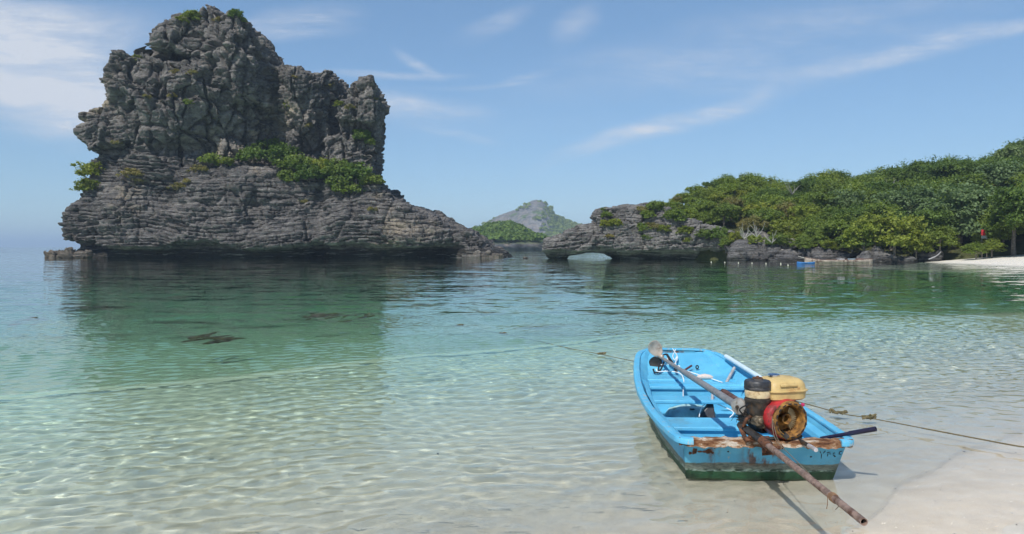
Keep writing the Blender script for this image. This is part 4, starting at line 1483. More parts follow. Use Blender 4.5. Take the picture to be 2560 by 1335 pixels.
# ================================================================ the blue boat
def mat_boat(name, transom=False, chips=False):
    """brush-painted blue over old green-black hull, worn along edges"""
    m, t, out = new_mat(name)
    p = obj_coord(t)
    s = t.n('SeparateXYZ', p)
    n1 = t.noise(p, 6.0, 6, 0.6)
    n2 = t.noise(t.mapping(p, scale=(1, 1, 3.0)), 22.0, 5, 0.65)
    blue = t.mix(t.map(n1, 0.3, 0.7), (0.085, 0.375, 0.585), (0.125, 0.46, 0.66))
    blue = t.mix(t.map(t.noise(p, 3.0, 5, 0.6), 0.56, 0.68, 0.0, 0.35), blue, (0.06, 0.31, 0.53))
    blue = t.mix(t.map(t.noise(p, 60.0, 3, 0.7), 0.70, 0.76, 0.0, 0.4), blue, (0.35, 0.45, 0.50))
    # scuffs, grime in the low spots, bare chips
    blue = t.mix(t.map(t.noise(p, 2.6, 8, 0.74), 0.52, 0.68, 0.0, 0.5), blue, (0.13, 0.25, 0.29))
    blue = t.mix(t.map(t.noise(t.mapping(p, rot=(0, 0, 0.6), scale=(4, 40, 10)), 1.0, 4, 0.7), 0.66, 0.74, 0.0, 0.5), blue, (0.22, 0.50, 0.62))
    lim = 0.585 if chips else 0.645
    blue = t.mix(t.map(t.noise(p, 17.0, 6, 0.75), lim, lim + 0.03, 0.0, 0.85), blue, (0.38, 0.40, 0.38))
    blue = t.mix(t.map(t.noise(p, 11.0, 6, 0.75), lim + 0.05, lim + 0.08, 0.0, 0.85), blue, (0.10, 0.065, 0.045))
    c = blue
    rough = t.map(n1, 0.3, 0.7, 0.42, 0.65)
    if transom:
        z = t.math('ADD', s.outputs[2], t.math('MULTIPLY', t.math('SUBTRACT', n1, 0.5), 0.045))
        # waterline scum, pale salt line, green weed
        c = t.mix(t.map(z, 0.118, 0.108), c, t.mix(t.map(n2, 0.35, 0.65), (0.085, 0.115, 0.095), (0.22, 0.25, 0.21)))
        c = t.mix(t.map(z, 0.070, 0.060), c, t.mix(t.map(n2, 0.40, 0.62), (0.020, 0.050, 0.030), (0.30, 0.40, 0.34)))
        c = t.mix(t.map(z, 0.056, 0.046), c, t.mix(t.map(n1, 0.35, 0.65), (0.012, 0.035, 0.020), (0.025, 0.10, 0.045)))
        # rust runs under the engine bracket and the old bolts
        run = t.noise(t.mapping(p, scale=(14.0, 14.0, 1.2)), 1.0, 4, 0.6)
        x = s.outputs[0]
        zone = t.math('MAXIMUM', t.map(t.math('ABSOLUTE', t.math('ADD', x, 0.01)), 0.17, 0.05), t.map(t.math('ABSOLUTE', t.math('ADD', x, 0.31)), 0.05, 0.015, 0.0, 0.75))
        rust = t.math('MULTIPLY', t.math('MULTIPLY', zone, t.map(run, 0.42, 0.58)), t.map(z, 0.07, 0.12))
        c = t.mix(t.math('MULTIPLY', rust, 0.9), c, t.mix(t.map(n2, 0.3, 0.7), (0.075, 0.030, 0.014), (0.20, 0.085, 0.035)))
        # flaked spots
        fl = t.noise(p, 34.0, 4, 0.7)
        c = t.mix(t.map(fl, 0.69, 0.72), c, (0.06, 0.045, 0.035))
        rough = 0.6
    principled(t, out, c, rough, t.bump(t.math('ADD', n2, n1), 0.25, 0.004), spec=0.45)
    return m


M_BLUE = mat_boat('worn blue boat paint')
M_RIM = mat_boat('chipped blue rim paint', chips=True)
M_TRANSOM = mat_boat('blue transom paint with rust and weed', True)
m, t, out = new_mat('weathered transom cap')
p = obj_coord(t)
n1 = t.noise(t.mapping(p, scale=(1.0, 3.0, 3.0)), 7.0, 6, 0.65)
n2 = t.noise(p, 30.0, 5, 0.7)
c = t.ramp(n1, [(0.30, (0.035, 0.020, 0.014)), (0.43, (0.13, 0.055, 0.026)), (0.52, (0.24, 0.135, 0.07)), (0.60, (0.52, 0.46, 0.38)), (0.70, (0.07, 0.045, 0.036))])
c = t.mix(t.map(n2, 0.58, 0.70, 0.0, 0.8), c, (0.04, 0.03, 0.028))
principled(t, out, c, 0.85, t.bump(t.math('ADD', n1, n2), 0.6, 0.01), spec=0.2)
M_CAP = m
M_RUST = mat_plain('rusty iron', (0.13, 0.055, 0.028), 0.85, 0.2, 0.5, 30, bump=0.5, dirt=(0.045, 0.028, 0.022), dirt_amount=0.6, dirt_scale=18)
M_RUSTPIPE = mat_plain('weathered rusty pipe', (0.24, 0.165, 0.13), 0.75, 0.2, 0.35, 26, bump=0.4, dirt=(0.10, 0.045, 0.028), dirt_amount=0.5, dirt_scale=14)
M_STEEL = mat_plain('dull grey steel', (0.30, 0.29, 0.28), 0.55, 0.4, 0.2, 20, dirt=(0.15, 0.12, 0.10), dirt_amount=0.3)
M_GREASE = mat_plain('greasy dark engine metal', (0.040, 0.036, 0.032), 0.5, 0.3, 0.5, 25, dirt=(0.10, 0.062, 0.035), dirt_amount=0.55, dirt_scale=20)
M_BLACK = mat_plain('sun-bleached black plastic', (0.030, 0.031, 0.036), 0.45, 0, 0.3, 18, dirt=(0.075, 0.068, 0.062), dirt_amount=0.4)
M_CREAM = mat_plain('cream air filter shell', (0.62, 0.50, 0.30), 0.5, 0, 0.15, 12, dirt=(0.30, 0.19, 0.09), dirt_amount=0.4)
M_TANK = mat_plain('old yellow tank paint', (0.52, 0.375, 0.155), 0.5, 0, 0.16, 9, dirt=(0.33, 0.17, 0.06), dirt_amount=0.42, dirt_scale=11)
M_RED = mat_plain('faded red engine paint', (0.36, 0.022, 0.026), 0.45, 0, 0.3, 10, dirt=(0.10, 0.035, 0.028), dirt_amount=0.55, dirt_scale=12)
M_OCHRE = mat_plain('ochre rust inside the fan housing', (0.30, 0.15, 0.035), 0.8, 0.1, 0.5, 20, dirt=(0.07, 0.032, 0.015), dirt_amount=0.75, dirt_scale=14, bump=0.5)
M_CHROME = mat_plain('chromed cap', (0.62, 0.64, 0.68), 0.16, 1.0, 0.1, 8, bump=0.05)
M_BRASS = mat_plain('bronze fins', (0.50, 0.40, 0.24), 0.4, 0.7, 0.2, 20)
M_WHITE = mat_plain('white plastic pipe', (0.55, 0.66, 0.72), 0.5, 0, 0.08, 6, dirt=(0.35, 0.40, 0.42), dirt_amount=0.3)
M_ROPEW = mat_plain('white nylon cord', (0.72, 0.74, 0.74), 0.8, 0, 0.15, 60, bump=0.5)
M_ROPE = mat_plain('weedy mooring rope', (0.14, 0.115, 0.06), 0.95, 0, 0.4, 30, bump=0.8, dirt=(0.065, 0.065, 0.03), dirt_amount=0.5, dirt_scale=25)
M_WOOD = mat_plain('bleached stick', (0.34, 0.33, 0.33), 0.8, 0, 0.2, 18)
M_REDWOOD = mat_plain('dark red stick', (0.10, 0.028, 0.032), 0.7, 0, 0.3, 18)
M_FLOAT = mat_plain('faded float', (0.62, 0.52, 0.46), 0.7, 0, 0.15, 10)
M_PATCH = mat_plain('bare fibreglass', (0.42, 0.62, 0.62), 0.5, 0, 0.25, 9, dirt=(0.20, 0.28, 0.22), dirt_amount=0.5)
M_PROP = mat_plain('pitted propeller metal', (0.44, 0.37, 0.30), 0.5, 0.35, 0.2, 16, dirt=(0.25, 0.19, 0.15), dirt_amount=0.4)
M_IRON = mat_plain('black iron', (0.022, 0.022, 0.026), 0.6, 0.3, 0.4, 20)

BOAT_LOC, BOAT_YAW = (1.60, 4.70, 0.0), math.radians(-2.3)
BM = Matrix.Translation(BOAT_LOC) @ Matrix.Rotation(BOAT_YAW, 4, 'Z')
BMi = BM.inverted()
boat = empty('blue_boat', BOAT_LOC, BOAT_YAW)
tag(boat, 'bright blue flat-bowed wooden boat lying in the shallows', 'boat')
SY = [0.0, 0.5, 1.0, 1.6, 2.2, 2.6, 2.9, 3.06, 3.14]
SW = [0.512, 0.550, 0.565, 0.553, 0.505, 0.455, 0.400, 0.330, 0.235]
SZ = [0.285, 0.272, 0.270, 0.285, 0.322, 0.360, 0.392, 0.408, 0.414]
CW = [0.460, 0.470, 0.470, 0.450, 0.380, 0.315, 0.232, 0.155, 0.10]
CZ = [-0.060, -0.075, -0.080, -0.065, -0.020, 0.050, 0.140, 0.230, 0.30]
fw = lambda y: float(np.interp(y, SY, SW))
fz = lambda y: float(np.interp(y, SY, SZ))
cw = lambda y: float(np.interp(y, SY, CW))
cz = lambda y: float(np.interp(y, SY, CZ))
RAKE = 0.16


def rake(y, z):
    k = max(0.0, 1 - y / 0.9)
    return y + RAKE * k * (0.285 - z) / 0.35


ysamp = [0.0, 0.12, 0.3, 0.6, 1.0, 1.4, 1.8, 2.2, 2.5, 2.75, 2.9, 3.0, 3.06, 3.11, 3.14]
mb = MB()
rows = []
for y in ysamp:
    w, z, a, b = fw(y), fz(y) - 0.02, cw(y), cz(y)
    row = []
    for sx in (-1, 1):
        side = [(sx * (w + (a - w) * k), rake(y, z + (b - z) * k), z + (b - z) * k) for k in (0, 0.25, 0.5, 0.75, 0.95)]
        side.append((sx * a * 0.94, rake(y, b - 0.012), b - 0.012))
        row += side if sx < 0 else [(0, rake(y, b - 0.02), b - 0.02)] + side[::-1]
    rows.append(row)
mb.grid(rows)
o = len(mb.v) - len(rows[-1])
mb.f.append(tuple(o + k for k in range(len(rows[-1]))))
mb.build('hull', M_TRANSOM, boat)

# transom board
mb = MB()
rows = []
for k in range(13):
    z = 0.278 + (-0.075 - 0.278) * k / 12
    w = np.interp(z, [-0.075, -0.055, 0.28], [0.428, 0.462, 0.512])
    rows.append([(w * (2 * j / 20 - 1), rake(0, z) - 0.012 - 0.012 * (1 - (2 * j / 20 - 1) ** 2), z) for j in range(21)])
mb.grid(rows)
mb.build('transom', M_TRANSOM, boat, solid=0.03)

# inside of the hull with the sloping bow panel
mb = MB()
rows = []
for y, zf in [(0.05, 0.0), (0.4, 0.0), (0.9, 0.0), (1.5, 0.0), (2.05, 0.0), (2.10, 0.0), (2.13, 0.235), (2.45, 0.238), (2.62, 0.285), (2.8, 0.332), (2.95, 0.37), (3.05, 0.39)]:
    w, z = fw(y) + 0.004, fz(y) - 0.004
    a = max(0.06, cw(y) - 0.03 + (w - cw(y)) * max(0.0, zf) / max(z, 0.01))
    row = [(-w, y, z), (-(w * 0.6 + a * 0.4), y, z * 0.6 + zf * 0.4 + 0.01), (-a, y, zf + 0.03), (-a + 0.035, y, zf)]
    row += [(-(a - 0.035) * k, y, zf + (0.004 if zf == 0 else 0)) for k in (0.6, 0.2)]
    row = [(a_, rake(b_, c_) + (0.02 if b_ < 0.3 else 0), c_) for a_, b_, c_ in row]
    rows.append(row + [(-q[0], q[1], q[2]) for q in reversed(row)])
mb.grid(rows)
mb.build('inner_hull', M_BLUE, boat, angle=28)

# moulded rim
half = [(-0.050, 0.455), (-0.042, 0.495), (-0.008, 0.528), (0.06, 0.542), (0.3, 0.560), (0.65, 0.578), (1.0, 0.585), (1.4, 0.580), (1.8, 0.560), (2.2, 0.523), (2.5, 0.486),
        (2.75, 0.448), (2.92, 0.410), (3.04, 0.364), (3.12, 0.300), (3.160, 0.215), (3.178, 0.12)]
path = [(-w, y) for y, w in half] + [(0.0, 3.182)] + [(w, y) for y, w in reversed(half)]
path = [Vector((a, b, 0)) for a, b in path]
path = smooth_path(path, 3)
prof = [(-0.032, -0.006), (-0.028, 0.005), (-0.010, 0.010), (0.014, 0.009), (0.025, 0.004), (0.029, -0.007), (0.028, -0.028), (0.022, -0.032), (0.016, -0.028), (0.014, -0.012), (-0.030, -0.012)]
rows = []
for i, q in enumerate(path):
    tdir = (path[min(i + 1, len(path) - 1)] - path[max(i - 1, 0)]).normalized()
    nrm = Vector((-tdir.y, tdir.x, 0))
    z = fz(max(0, min(3.14, q.y)))
    wob = 0.002 * math.sin(q.y * 23 + q.x * 9)
    rows.append([(q.x + nrm.x * a * 1.0, q.y + nrm.y * a, z + b + wob) for a, b in prof])
mb = MB()
mb.grid(rows, close_u=True)
mb.f.append(tuple(range(len(prof))))
mb.f.append(tuple(len(mb.v) - len(prof) + k for k in reversed(range(len(prof)))))
mb.build('gunwale', M_RIM, boat)

# weathered cap along the transom
mb = MB()
rng6 = random.Random(3)
rows = []
for j in range(45):
    x = -0.540 + 1.08 * j / 44
    e = 0.004 * math.sin(j * 1.7) + rng6.uniform(-0.006, 0.005)
    y0 = -0.086 + 0.052 * (abs(x) / 0.54) ** 8 + e
    rows.append([(x, y0, 0.246 + e), (x, y0 + 0.006, 0.279 + e), (x, -0.040, 0.2925 - 0.5 * e), (x, 0.010, 0.288 + e), (x, 0.012, 0.262)])
mb.grid(rows, close_u=True)
mb.f.append((4, 3, 2, 1, 0)); q = len(mb.v) - 5; mb.f.append((q, q + 1, q + 2, q + 3, q + 4))
mb.build('transom_cap', M_CAP, boat, angle=30)


def slab(mb, y0, y1, z0, z1, inset=0.035):
    """board across the boat following its sides"""
    v = []
    for z in (z0, z1):
        for y in (y0, y1):
            k = min(1.0, max(0.0, z / fz(y)))
            w = cw(y) + (fw(y) - cw(y)) * (0.2 + 0.8 * k) - inset
            v += [(-w, y, z), (w, y, z)]
    mb.add(v, [(0, 2, 3, 1), (4, 5, 7, 6), (0, 1, 5, 4), (2, 6, 7, 3), (0, 4, 6, 2), (1, 3, 7, 5)])
    return mb


for y0, y1, z, nm in [(0.80, 1.13, 0.155, 'stern_seat'), (1.57, 1.79, 0.195, 'thwart'), (2.07, 2.27, 0.218, 'thwart')]:
    slab(MB(), y0, y1, z - 0.028, z).build(nm, M_BLUE, boat, bevel=0.006)
slab(MB(), 0.825, 0.85, -0.01, 0.126, 0.045).build('seat_riser', M_BLUE, boat)
slab(MB(), 1.08, 1.10, -0.01, 0.126, 0.045).build('seat_riser', M_BLUE, boat)
slab(MB(), 2.09, 2.112, -0.01, 0.189, 0.045).build('bulkhead', M_BLUE, boat)
slab(MB(), 2.272, 2.50, 0.200, 0.250, 0.035).build('bow_deck', M_BLUE, boat, bevel=0.008)
for sx in (-1, 1):                                   # stiffening fold along each side
    mb = MB()
    rows = []
    for k in range(20):
        y = 0.1 + 1.95 * k / 19
        w, z, a = fw(y) - 0.035, fz(y), cw(y) - 0.02
        rows.append([(sx * (w - 0.004), y, z - 0.035), (sx * (w - 0.045), y, z - 0.055), (sx * (w - 0.058), y, z - 0.085), (sx * (w - 0.03), y, z - 0.13)])
    mb.grid(rows if sx < 0 else [r[::-1] for r in rows])
    mb.build('side_fold', M_BLUE, boat)
# bare patch with a drain hole on the floor, ring on the bow panel, bolts
mb = MB()
mb.lathe([(0.0, 0.020), (0.10, 0.018), (0.19, 0.010), (0.215, 0.0)], 26)
mb.v = [(x * 1.05 - 0.08, y * 0.9 + 1.90, z * 4.2 + 0.004) for x, y, z in mb.v]
patch = mb.build('floor_patch', M_PATCH, boat)
mb = MB(); mb.lathe([(0.024, 0.0), (0.020, 0.006), (0.0, 0.006)], 14, (-0.09, 1.80, 0.072))
mb.build('drain_hole', M_IRON, patch)
mb = MB()
ring = [(0.012 * math.cos(a) + 0.12, 2.60 - 0.004, 0.315 + 0.016 * math.sin(a)) for a in [2 * math.pi * k / 12 for k in range(13)]]
mb.tube(ring, 0.006, 6)
mb.build('ring_bolt', M_IRON, boat)
# chipped marks in the transom paint
r6 = random.Random(8)


def chip(x, z, w, h, mat, name='paint_chip', n=9, ang=0.0):
    mb = MB()
    pts = []
    for k in range(n):
        a = 2 * math.pi * k / n
        q = r6.uniform(0.65, 1.1)
        dx, dz = math.cos(a) * w / 2 * q, math.sin(a) * h / 2 * q
        dx, dz = dx * math.cos(ang) - dz * math.sin(ang), dx * math.sin(ang) + dz * math.cos(ang)
        zz = z + dz
        xx = x + dx
        pts.append((xx, rake(0, zz) - 0.012 - 0.012 * (1 - (xx / 0.53) ** 2) - 0.0185, zz))
    mb.add(pts, [tuple(range(n))])
    mb.v += [(a, b + 0.004, c2) for a, b, c2 in pts]
    for k in range(n):
        mb.f.append((k, n + k, n + (k + 1) % n, (k + 1) % n))
    return mb.build(name, mat, boat, smooth=False)


for (x, z, w, h) in [(-0.435, 0.195, 0.026, 0.042), (-0.402, 0.192, 0.026, 0.016), (-0.375, 0.193, 0.018, 0.018), (-0.345, 0.195, 0.032, 0.036), (-0.46, 0.180, 0.016, 0.02), (-0.32, 0.186, 0.014, 0.012)]:
    chip(x, z, w * 1.45, h * 1.25, M_RUST)
for (x, z, w, h, a) in [(0.365, 0.172, 0.006, 0.040, 0.1), (0.354, 0.198, 0.006, 0.026, 0.55), (0.378, 0.198, 0.006, 0.026, -0.55), (0.405, 0.196, 0.030, 0.006, 0.2), (0.404, 0.178, 0.006, 0.026, -0.1),
                        (0.418, 0.186, 0.018, 0.006, 0), (0.440, 0.190, 0.020, 0.006, 0.5), (0.442, 0.176, 0.020, 0.006, -0.6), (0.452, 0.168, 0.012, 0.010, 0), (0.482, 0.203, 0.022, 0.005, 0.4), (0.476, 0.192, 0.005, 0.022, 0), (0.484, 0.182, 0.02, 0.005, -0.3)]:
    chip(x, z, w, h, M_IRON, 'scratch_mark', 7, a)
for x, z in [(-0.225, 0.196), (0.30, 0.165), (0.12, 0.150)]:
    chip(x, z, 0.016, 0.012, M_IRON, 'bolt_hole', 8)

# ================================================================ the long-tail engine clamped on the transom
EL0, EYAW = Vector((1.70, 4.76, 0.300)), math.radians(15)
EM = Matrix.Translation(EL0) @ Matrix.Rotation(EYAW, 4, 'Z')
EMi = EM.inverted()
eng = empty('longtail_engine', EL0, EYAW)
tag(eng, 'rusty red long-tail boat engine with yellow tank clamped on the blue boat', 'boat engine')
W = lambda *p: EMi @ Vector(p)                # world point to engine frame
WP = lambda x, y, Y: W(*px(x, y, Y))

# red fan housing: round on one side, squared duct on the other
cz0 = 0.115
outl = [(0.128 * math.cos(a), cz0 + 0.128 * math.sin(a)) for a in [math.radians(k) for k in range(-120, 105, 9)]]
outl += [(-0.06, cz0 + 0.115), (-0.125, cz0 + 0.090), (-0.150, cz0 + 0.055), (-0.150, cz0 - 0.02), (-0.125, cz0 - 0.055), (-0.085, cz0 - 0.095)]
rows = []
for yy, sc in [(0.0, 0.93), (-0.02, 1.0), (-0.10, 1.0), (-0.128, 0.965), (-0.136, 0.90), (-0.137, 0.80)]:
    rows.append([(x * sc, yy, cz0 + (z - cz0) * sc) for x, z in outl])
mb = MB(); mb.grid(rows, close_u=True)
mb.f.append(tuple(range(len(outl))))
shroud = mb.build('fan_housing', M_RED, eng, angle=50)
mb = MB()
mb.lathe([(0.122, -0.128), (0.121, -0.141), (0.112, -0.149), (0.100, -0.150), (0.094, -0.144), (0.092, -0.13), (0.091, -0.06), (0.084, -0.035), (0.0, -0.030)], 40, (0.004, 0, cz0), 'Y', False)
mb.build('fan_bowl', M_OCHRE, shroud)
mb = MB()
for k in range(16):                           # slots of the rim
    a = 2 * math.pi * k / 16 + 0.1
    M4 = Matrix.Translation((0.004 + 0.105 * math.cos(a), -0.1505, cz0 + 0.105 * math.sin(a))) @ Matrix.Rotation(-a, 4, 'Y')
    mb.box((-0.0035, -0.002, -0.012), (0.0035, 0.002, 0.012), M4)
mb.build('cooling_slots', M_IRON, shroud)
mb = MB()
mb.lathe([(0.078, -0.031), (0.078, -0.055), (0.070, -0.064), (0.046, -0.060), (0.036, -0.066), (0.034, -0.104), (0.030, -0.108), (0.024, -0.104), (0.021, -0.060), (0.0, -0.058)], 30, (0.004, 0, cz0), 'Y')
fly = mb.build('flywheel', M_OCHRE, eng)
for k in range(14):
    a = math.radians(-62 + k * 10)
    M4 = Matrix.Translation((0.004 + 0.058 * math.cos(a), -0.080, cz0 + 0.058 * math.sin(a))) @ Matrix.Rotation(-a, 4, 'Y')
    MB().box((-0.017, -0.016, -0.0022), (0.017, 0.016, 0.0022), M4).build('fan_fin', M_BRASS, fly, smooth=False)
mb = MB(); mb.lathe([(0.0, 0.0), (0.010, 0.0), (0.011, -0.014), (0.0, -0.018)], 10, (0.118, -0.10, cz0 + 0.085), 'Y')
mb.build('shroud_bolt', mat_plain('pink bolt cap', (0.45, 0.03, 0.12), 0.5), shroud)
MB().box((-0.118, -0.1385, cz0 - 0.012), (-0.100, -0.134, cz0 + 0.016)).build('sticker', mat_plain('tan sticker', (0.55, 0.36, 0.12), 0.6), shroud, bevel=0.002)
MB().box((-0.112, -0.1395, cz0 - 0.006), (-0.106, -0.1384, cz0 + 0.008)).build('sticker_mark', M_IRON, shroud)
# block, cylinder and feet
mb = MB(); mb.box((-0.115, -0.005, 0.005), (0.100, 0.150, 0.150))
mb.box((-0.20, 0.02, 0.06), (-0.10, 0.13, 0.165)).box((-0.09, 0.0, 0.148), (0.09, 0.13, 0.20))
mb.box((-0.15, -0.11, -0.012), (0.12, -0.085, 0.010)).box((-0.15, 0.10, -0.012), (0.12, 0.135, 0.010))
mb.build('crankcase', M_GREASE, eng, bevel=0.010)
for k in range(6):
    MB().box((-0.205, 0.012, 0.068 + 0.016 * k), (-0.10, 0.138, 0.073 + 0.016 * k)).build('cooling_fin', M_GREASE, eng)
mb = MB()
mb.tube([(-0.135, 0.0, 0.19), (-0.10, -0.05, 0.205), (-0.05, -0.085, 0.205), (0.02, -0.085, 0.213), (0.07, -0.05, 0.20)], 0.010, 8)
mb.tube([(-0.06, -0.06, 0.23), (0.06, -0.04, 0.222), (0.1, 0.0, 0.215)], 0.007, 6)
mb.build('fuel_pipe', M_GREASE, eng)


def rounded_box(cx, cy, z0, z1, levels, n=28, power=4.0):
    """levels: (height fraction, half width, half depth)"""
    rows = []
    for k, a, b in levels:
        z = z0 + (z1 - z0) * k
        rows.append([(cx + a * math.copysign(abs(math.cos(q)) ** (2 / power), math.cos(q)), cy + b * math.copysign(abs(math.sin(q)) ** (2 / power), math.sin(q)), z)
                     for q in [2 * math.pi * j / n for j in range(n)]])
    return rows


mb = MB()
rows = rounded_box(0.035, 0.005, 0.222, 0.368, [(0, 0.080, 0.07), (0.03, 0.122, 0.100), (0.10, 0.135, 0.110), (0.40, 0.140, 0.114), (0.43, 0.151, 0.124), (0.46, 0.151, 0.124), (0.49, 0.139, 0.113),
                                                (0.70, 0.134, 0.108), (0.84, 0.122, 0.097), (0.93, 0.100, 0.078), (0.98, 0.06, 0.045), (1.0, 0.01, 0.01)], 40)
mb.grid(rows, close_u=True); mb.f.append(tuple(reversed(range(40)))); mb.f.append(tuple(len(mb.v) - 40 + k for k in range(40)))
tank = mb.build('fuel_tank', M_TANK, eng, angle=30)
mb = MB(); mb.lathe([(0.030, 0.0), (0.036, 0.002), (0.037, 0.014), (0.033, 0.019), (0.020, 0.022), (0.0, 0.023)], 26, (-0.01, 0.012, 0.363))
mb.build('filler_cap', M_CHROME, tank)
mb = MB(); mb.box((-0.045, -0.1155, 0.318), (0.075, -0.103, 0.336))
mb.build('tank_emboss', M_TANK, tank, bevel=0.005)
ax, ay = -0.150, -0.020
mb = MB(); mb.lathe([(0.058, 0.135), (0.066, 0.15), (0.072, 0.19), (0.077, 0.215), (0.0815, 0.222), (0.0815, 0.236), (0.075, 0.240), (0.075, 0.248), (0.0, 0.248)], 32, (ax, ay, 0))
mb.build('air_filter_base', M_GREASE, eng)
mb = MB(); mb.lathe([(0.077, 0.2485), (0.079, 0.252), (0.0785, 0.292), (0.076, 0.296), (0.0, 0.296)], 32, (ax, ay, 0))
flt = mb.build('air_filter_shell', M_CREAM, eng)
mb = MB(); mb.lathe([(0.081, 0.2965), (0.0835, 0.300), (0.0835, 0.310), (0.081, 0.314), (0.083, 0.318), (0.0825, 0.342), (0.076, 0.352), (0.055, 0.356), (0.036, 0.357), (0.034, 0.364), (0.020, 0.368), (0.0, 0.368)], 32, (ax, ay, 0))
lid = mb.build('air_filter_lid', M_BLACK, eng)
mb = MB(); mb.lathe([(0.033, 0.3645), (0.030, 0.3705), (0.010, 0.372), (0.008, 0.380), (0.0, 0.380)], 18, (ax, ay, 0))
mb.build('lid_nut', M_RUST, lid)
mb = MB()
mb.box((ax - 0.045, ay - 0.06, 0.075), (ax + 0.045, ay + 0.05, 0.14))
mb.lathe([(0.018, -0.075), (0.020, -0.055), (0.030, -0.05), (0.03, 0.0)], 14, (ax - 0.02, ay, 0.11), 'Y')
mb.lathe([(0.014, -0.07), (0.014, -0.05), (0.02, 0.0)], 12, (ax + 0.035, ay, 0.10), 'Y')
mb.lathe([(0.034, 0.055), (0.036, 0.07), (0.030, 0.078)], 18, (ax + 0.01, ay - 0.02, 0))
mb.build('carburettor', mat_plain('grimy cast alloy', (0.16, 0.13, 0.09), 0.55, 0.5, 0.35, 24, dirt=(0.035, 0.028, 0.02), dirt_amount=0.6, dirt_scale=20), eng, bevel=0.005)
mb = MB(); mb.tube([(ax + 0.03, ay - 0.075, 0.115), (ax + 0.08, ay - 0.09, 0.12), (ax + 0.09, ay - 0.06, 0.135)], 0.006, 6)
mb.tube([(ax + 0.02, ay - 0.08, 0.13), (ax + 0.07, ay - 0.085, 0.135)], 0.005, 6)
mb.build('throttle_link', M_IRON, eng)
for a in (20, 75, 130, 185, 240, 300, 345):
    b_ = math.radians(a)
    mb = MB(); mb.lathe([(0.0065, 0.0), (0.0065, -0.006), (0.0, -0.007)], 6, (0.004 + 0.117 * math.cos(b_), -0.137, cz0 + 0.117 * math.sin(b_)), 'Y')
    mb.build('housing_bolt', M_GREASE, shroud)
mb = MB()
mb.tube(smooth_path([(0.09, 0.06, 0.225), (0.12, 0.02, 0.21), (0.125, -0.05, 0.20), (0.06, -0.10, 0.215), (-0.06, -0.105, 0.20), (-0.12, -0.09, 0.14)], 5), 0.0055, 6)
mb.tube(smooth_path([(-0.20, 0.07, 0.12), (-0.24, 0.04, 0.16), (-0.22, -0.03, 0.20), (-0.16, -0.09, 0.18)], 5), 0.0045, 6)
mb.build('hose', M_IRON, eng)
mb = MB(); mb.lathe([(0.013, 0.0), (0.014, 0.02), (0.008, 0.035), (0.008, 0.05), (0.0, 0.052)], 10, (-0.205, 0.075, 0.15)); mb.build('spark_plug', M_BLACK, eng)
mb = MB()
mb.tube([(0.10, -0.02, 0.205), (0.115, -0.06, 0.235), (0.13, -0.075, 0.24)], 0.006, 6)
mb.tube([(-0.07, -0.03, 0.195), (-0.07, -0.03, 0.228)], 0.008, 6); mb.tube([(0.10, 0.08, 0.195), (0.10, 0.08, 0.228)], 0.008, 6); mb.tube([(0.07, -0.04, 0.195), (0.08, -0.04, 0.228)], 0.008, 6)
mb.build('tank_bracket', M_RUST, eng)
# mounting frame and clamp
mb = MB()
a, b = W(1.57, 4.90, 0.285), W(1.52, 4.42, 0.325)
for dx in (0.0, 0.20):
    mb.tube([a + Vector((dx, 0, 0)), b + Vector((dx + 0.02, 0.12 if dx else 0, 0))], 0.022, 4)
mb.build('frame_rail', M_GREASE, eng)
mb = MB()
mb.tube([W(1.462, 4.62, 0.295), W(1.466, 4.76, 0.345)], 0.016, 6).tube([W(1.45, 4.605, 0.300), W(1.60, 4.60, 0.310)], 0.016, 6)
mb.tube([W(1.46, 4.68, 0.36), W(1.475, 4.66, 0.415), W(1.53, 4.70, 0.435), W(1.57, 4.74, 0.42)], 0.011, 8)
mb.tube([W(1.47, 4.62, 0.30), W(1.50, 4.56, 0.345)], 0.014, 8)
mb.build('clamp_bracket', M_RUST, eng, bevel=0.003)
mb = MB()
mb.box(W(1.555, 4.605, 0.20), W(1.635, 4.625, 0.29)).box(W(1.585, 4.585, 0.21), W(1.605, 4.62, 0.25))
mb.tube([W(1.56, 4.56, 0.255), W(1.67, 4.56, 0.265)], 0.012, 8)
mb.build('transom_plate', M_RUST, eng, bevel=0.004)
# gearbox flange and shaft
fl0 = Vector(px(1848, 1016, 4.80))
mb = MB(); mb.lathe([(0.0, -0.022), (0.022, -0.022), (0.050, -0.016), (0.057, -0.006), (0.057, 0.012), (0.048, 0.02), (0.0, 0.02)], 10, (0, 0, 0), 'X')
Mr = Matrix.Translation(W(*fl0)) @ Matrix.Rotation(math.radians(28), 4, 'Z')
mb.v = [tuple(Mr @ Vector(q)) for q in mb.v]
flange = mb.build('shaft_flange', mat_plain('worn alloy flange', (0.40, 0.37, 0.33), 0.45, 0.6, 0.2, 20, dirt=(0.18, 0.14, 0.10), dirt_amount=0.4), eng)
mb = MB(); mb.lathe([(0.0, -0.034), (0.010, -0.034), (0.012, -0.022), (0.012, -0.018)], 6, (0, 0, 0), 'X'); mb.v = [tuple(Mr @ Vector(q)) for q in mb.v]
mb.build('flange_bolt', M_GREASE, flange)
s0, s1 = Vector(px(1842, 1014, 4.83)), Vector(px(1655, 895, 7.36))
pts = [W(*s0.lerp(s1, k)) for k in (0, 0.62, 0.63, 0.97, 1.0)]
MB().tube(pts, [0.026, 0.0245, 0.0185, 0.0165, 0.018], 14).build('propeller_shaft', M_STEEL, eng)
mb = MB(); mb.tube([WP(1806, 977, 5.30), WP(1812, 981, 5.26), WP(1856, 1010, 4.86)], [0.015, 0.0225, 0.0225], 14)
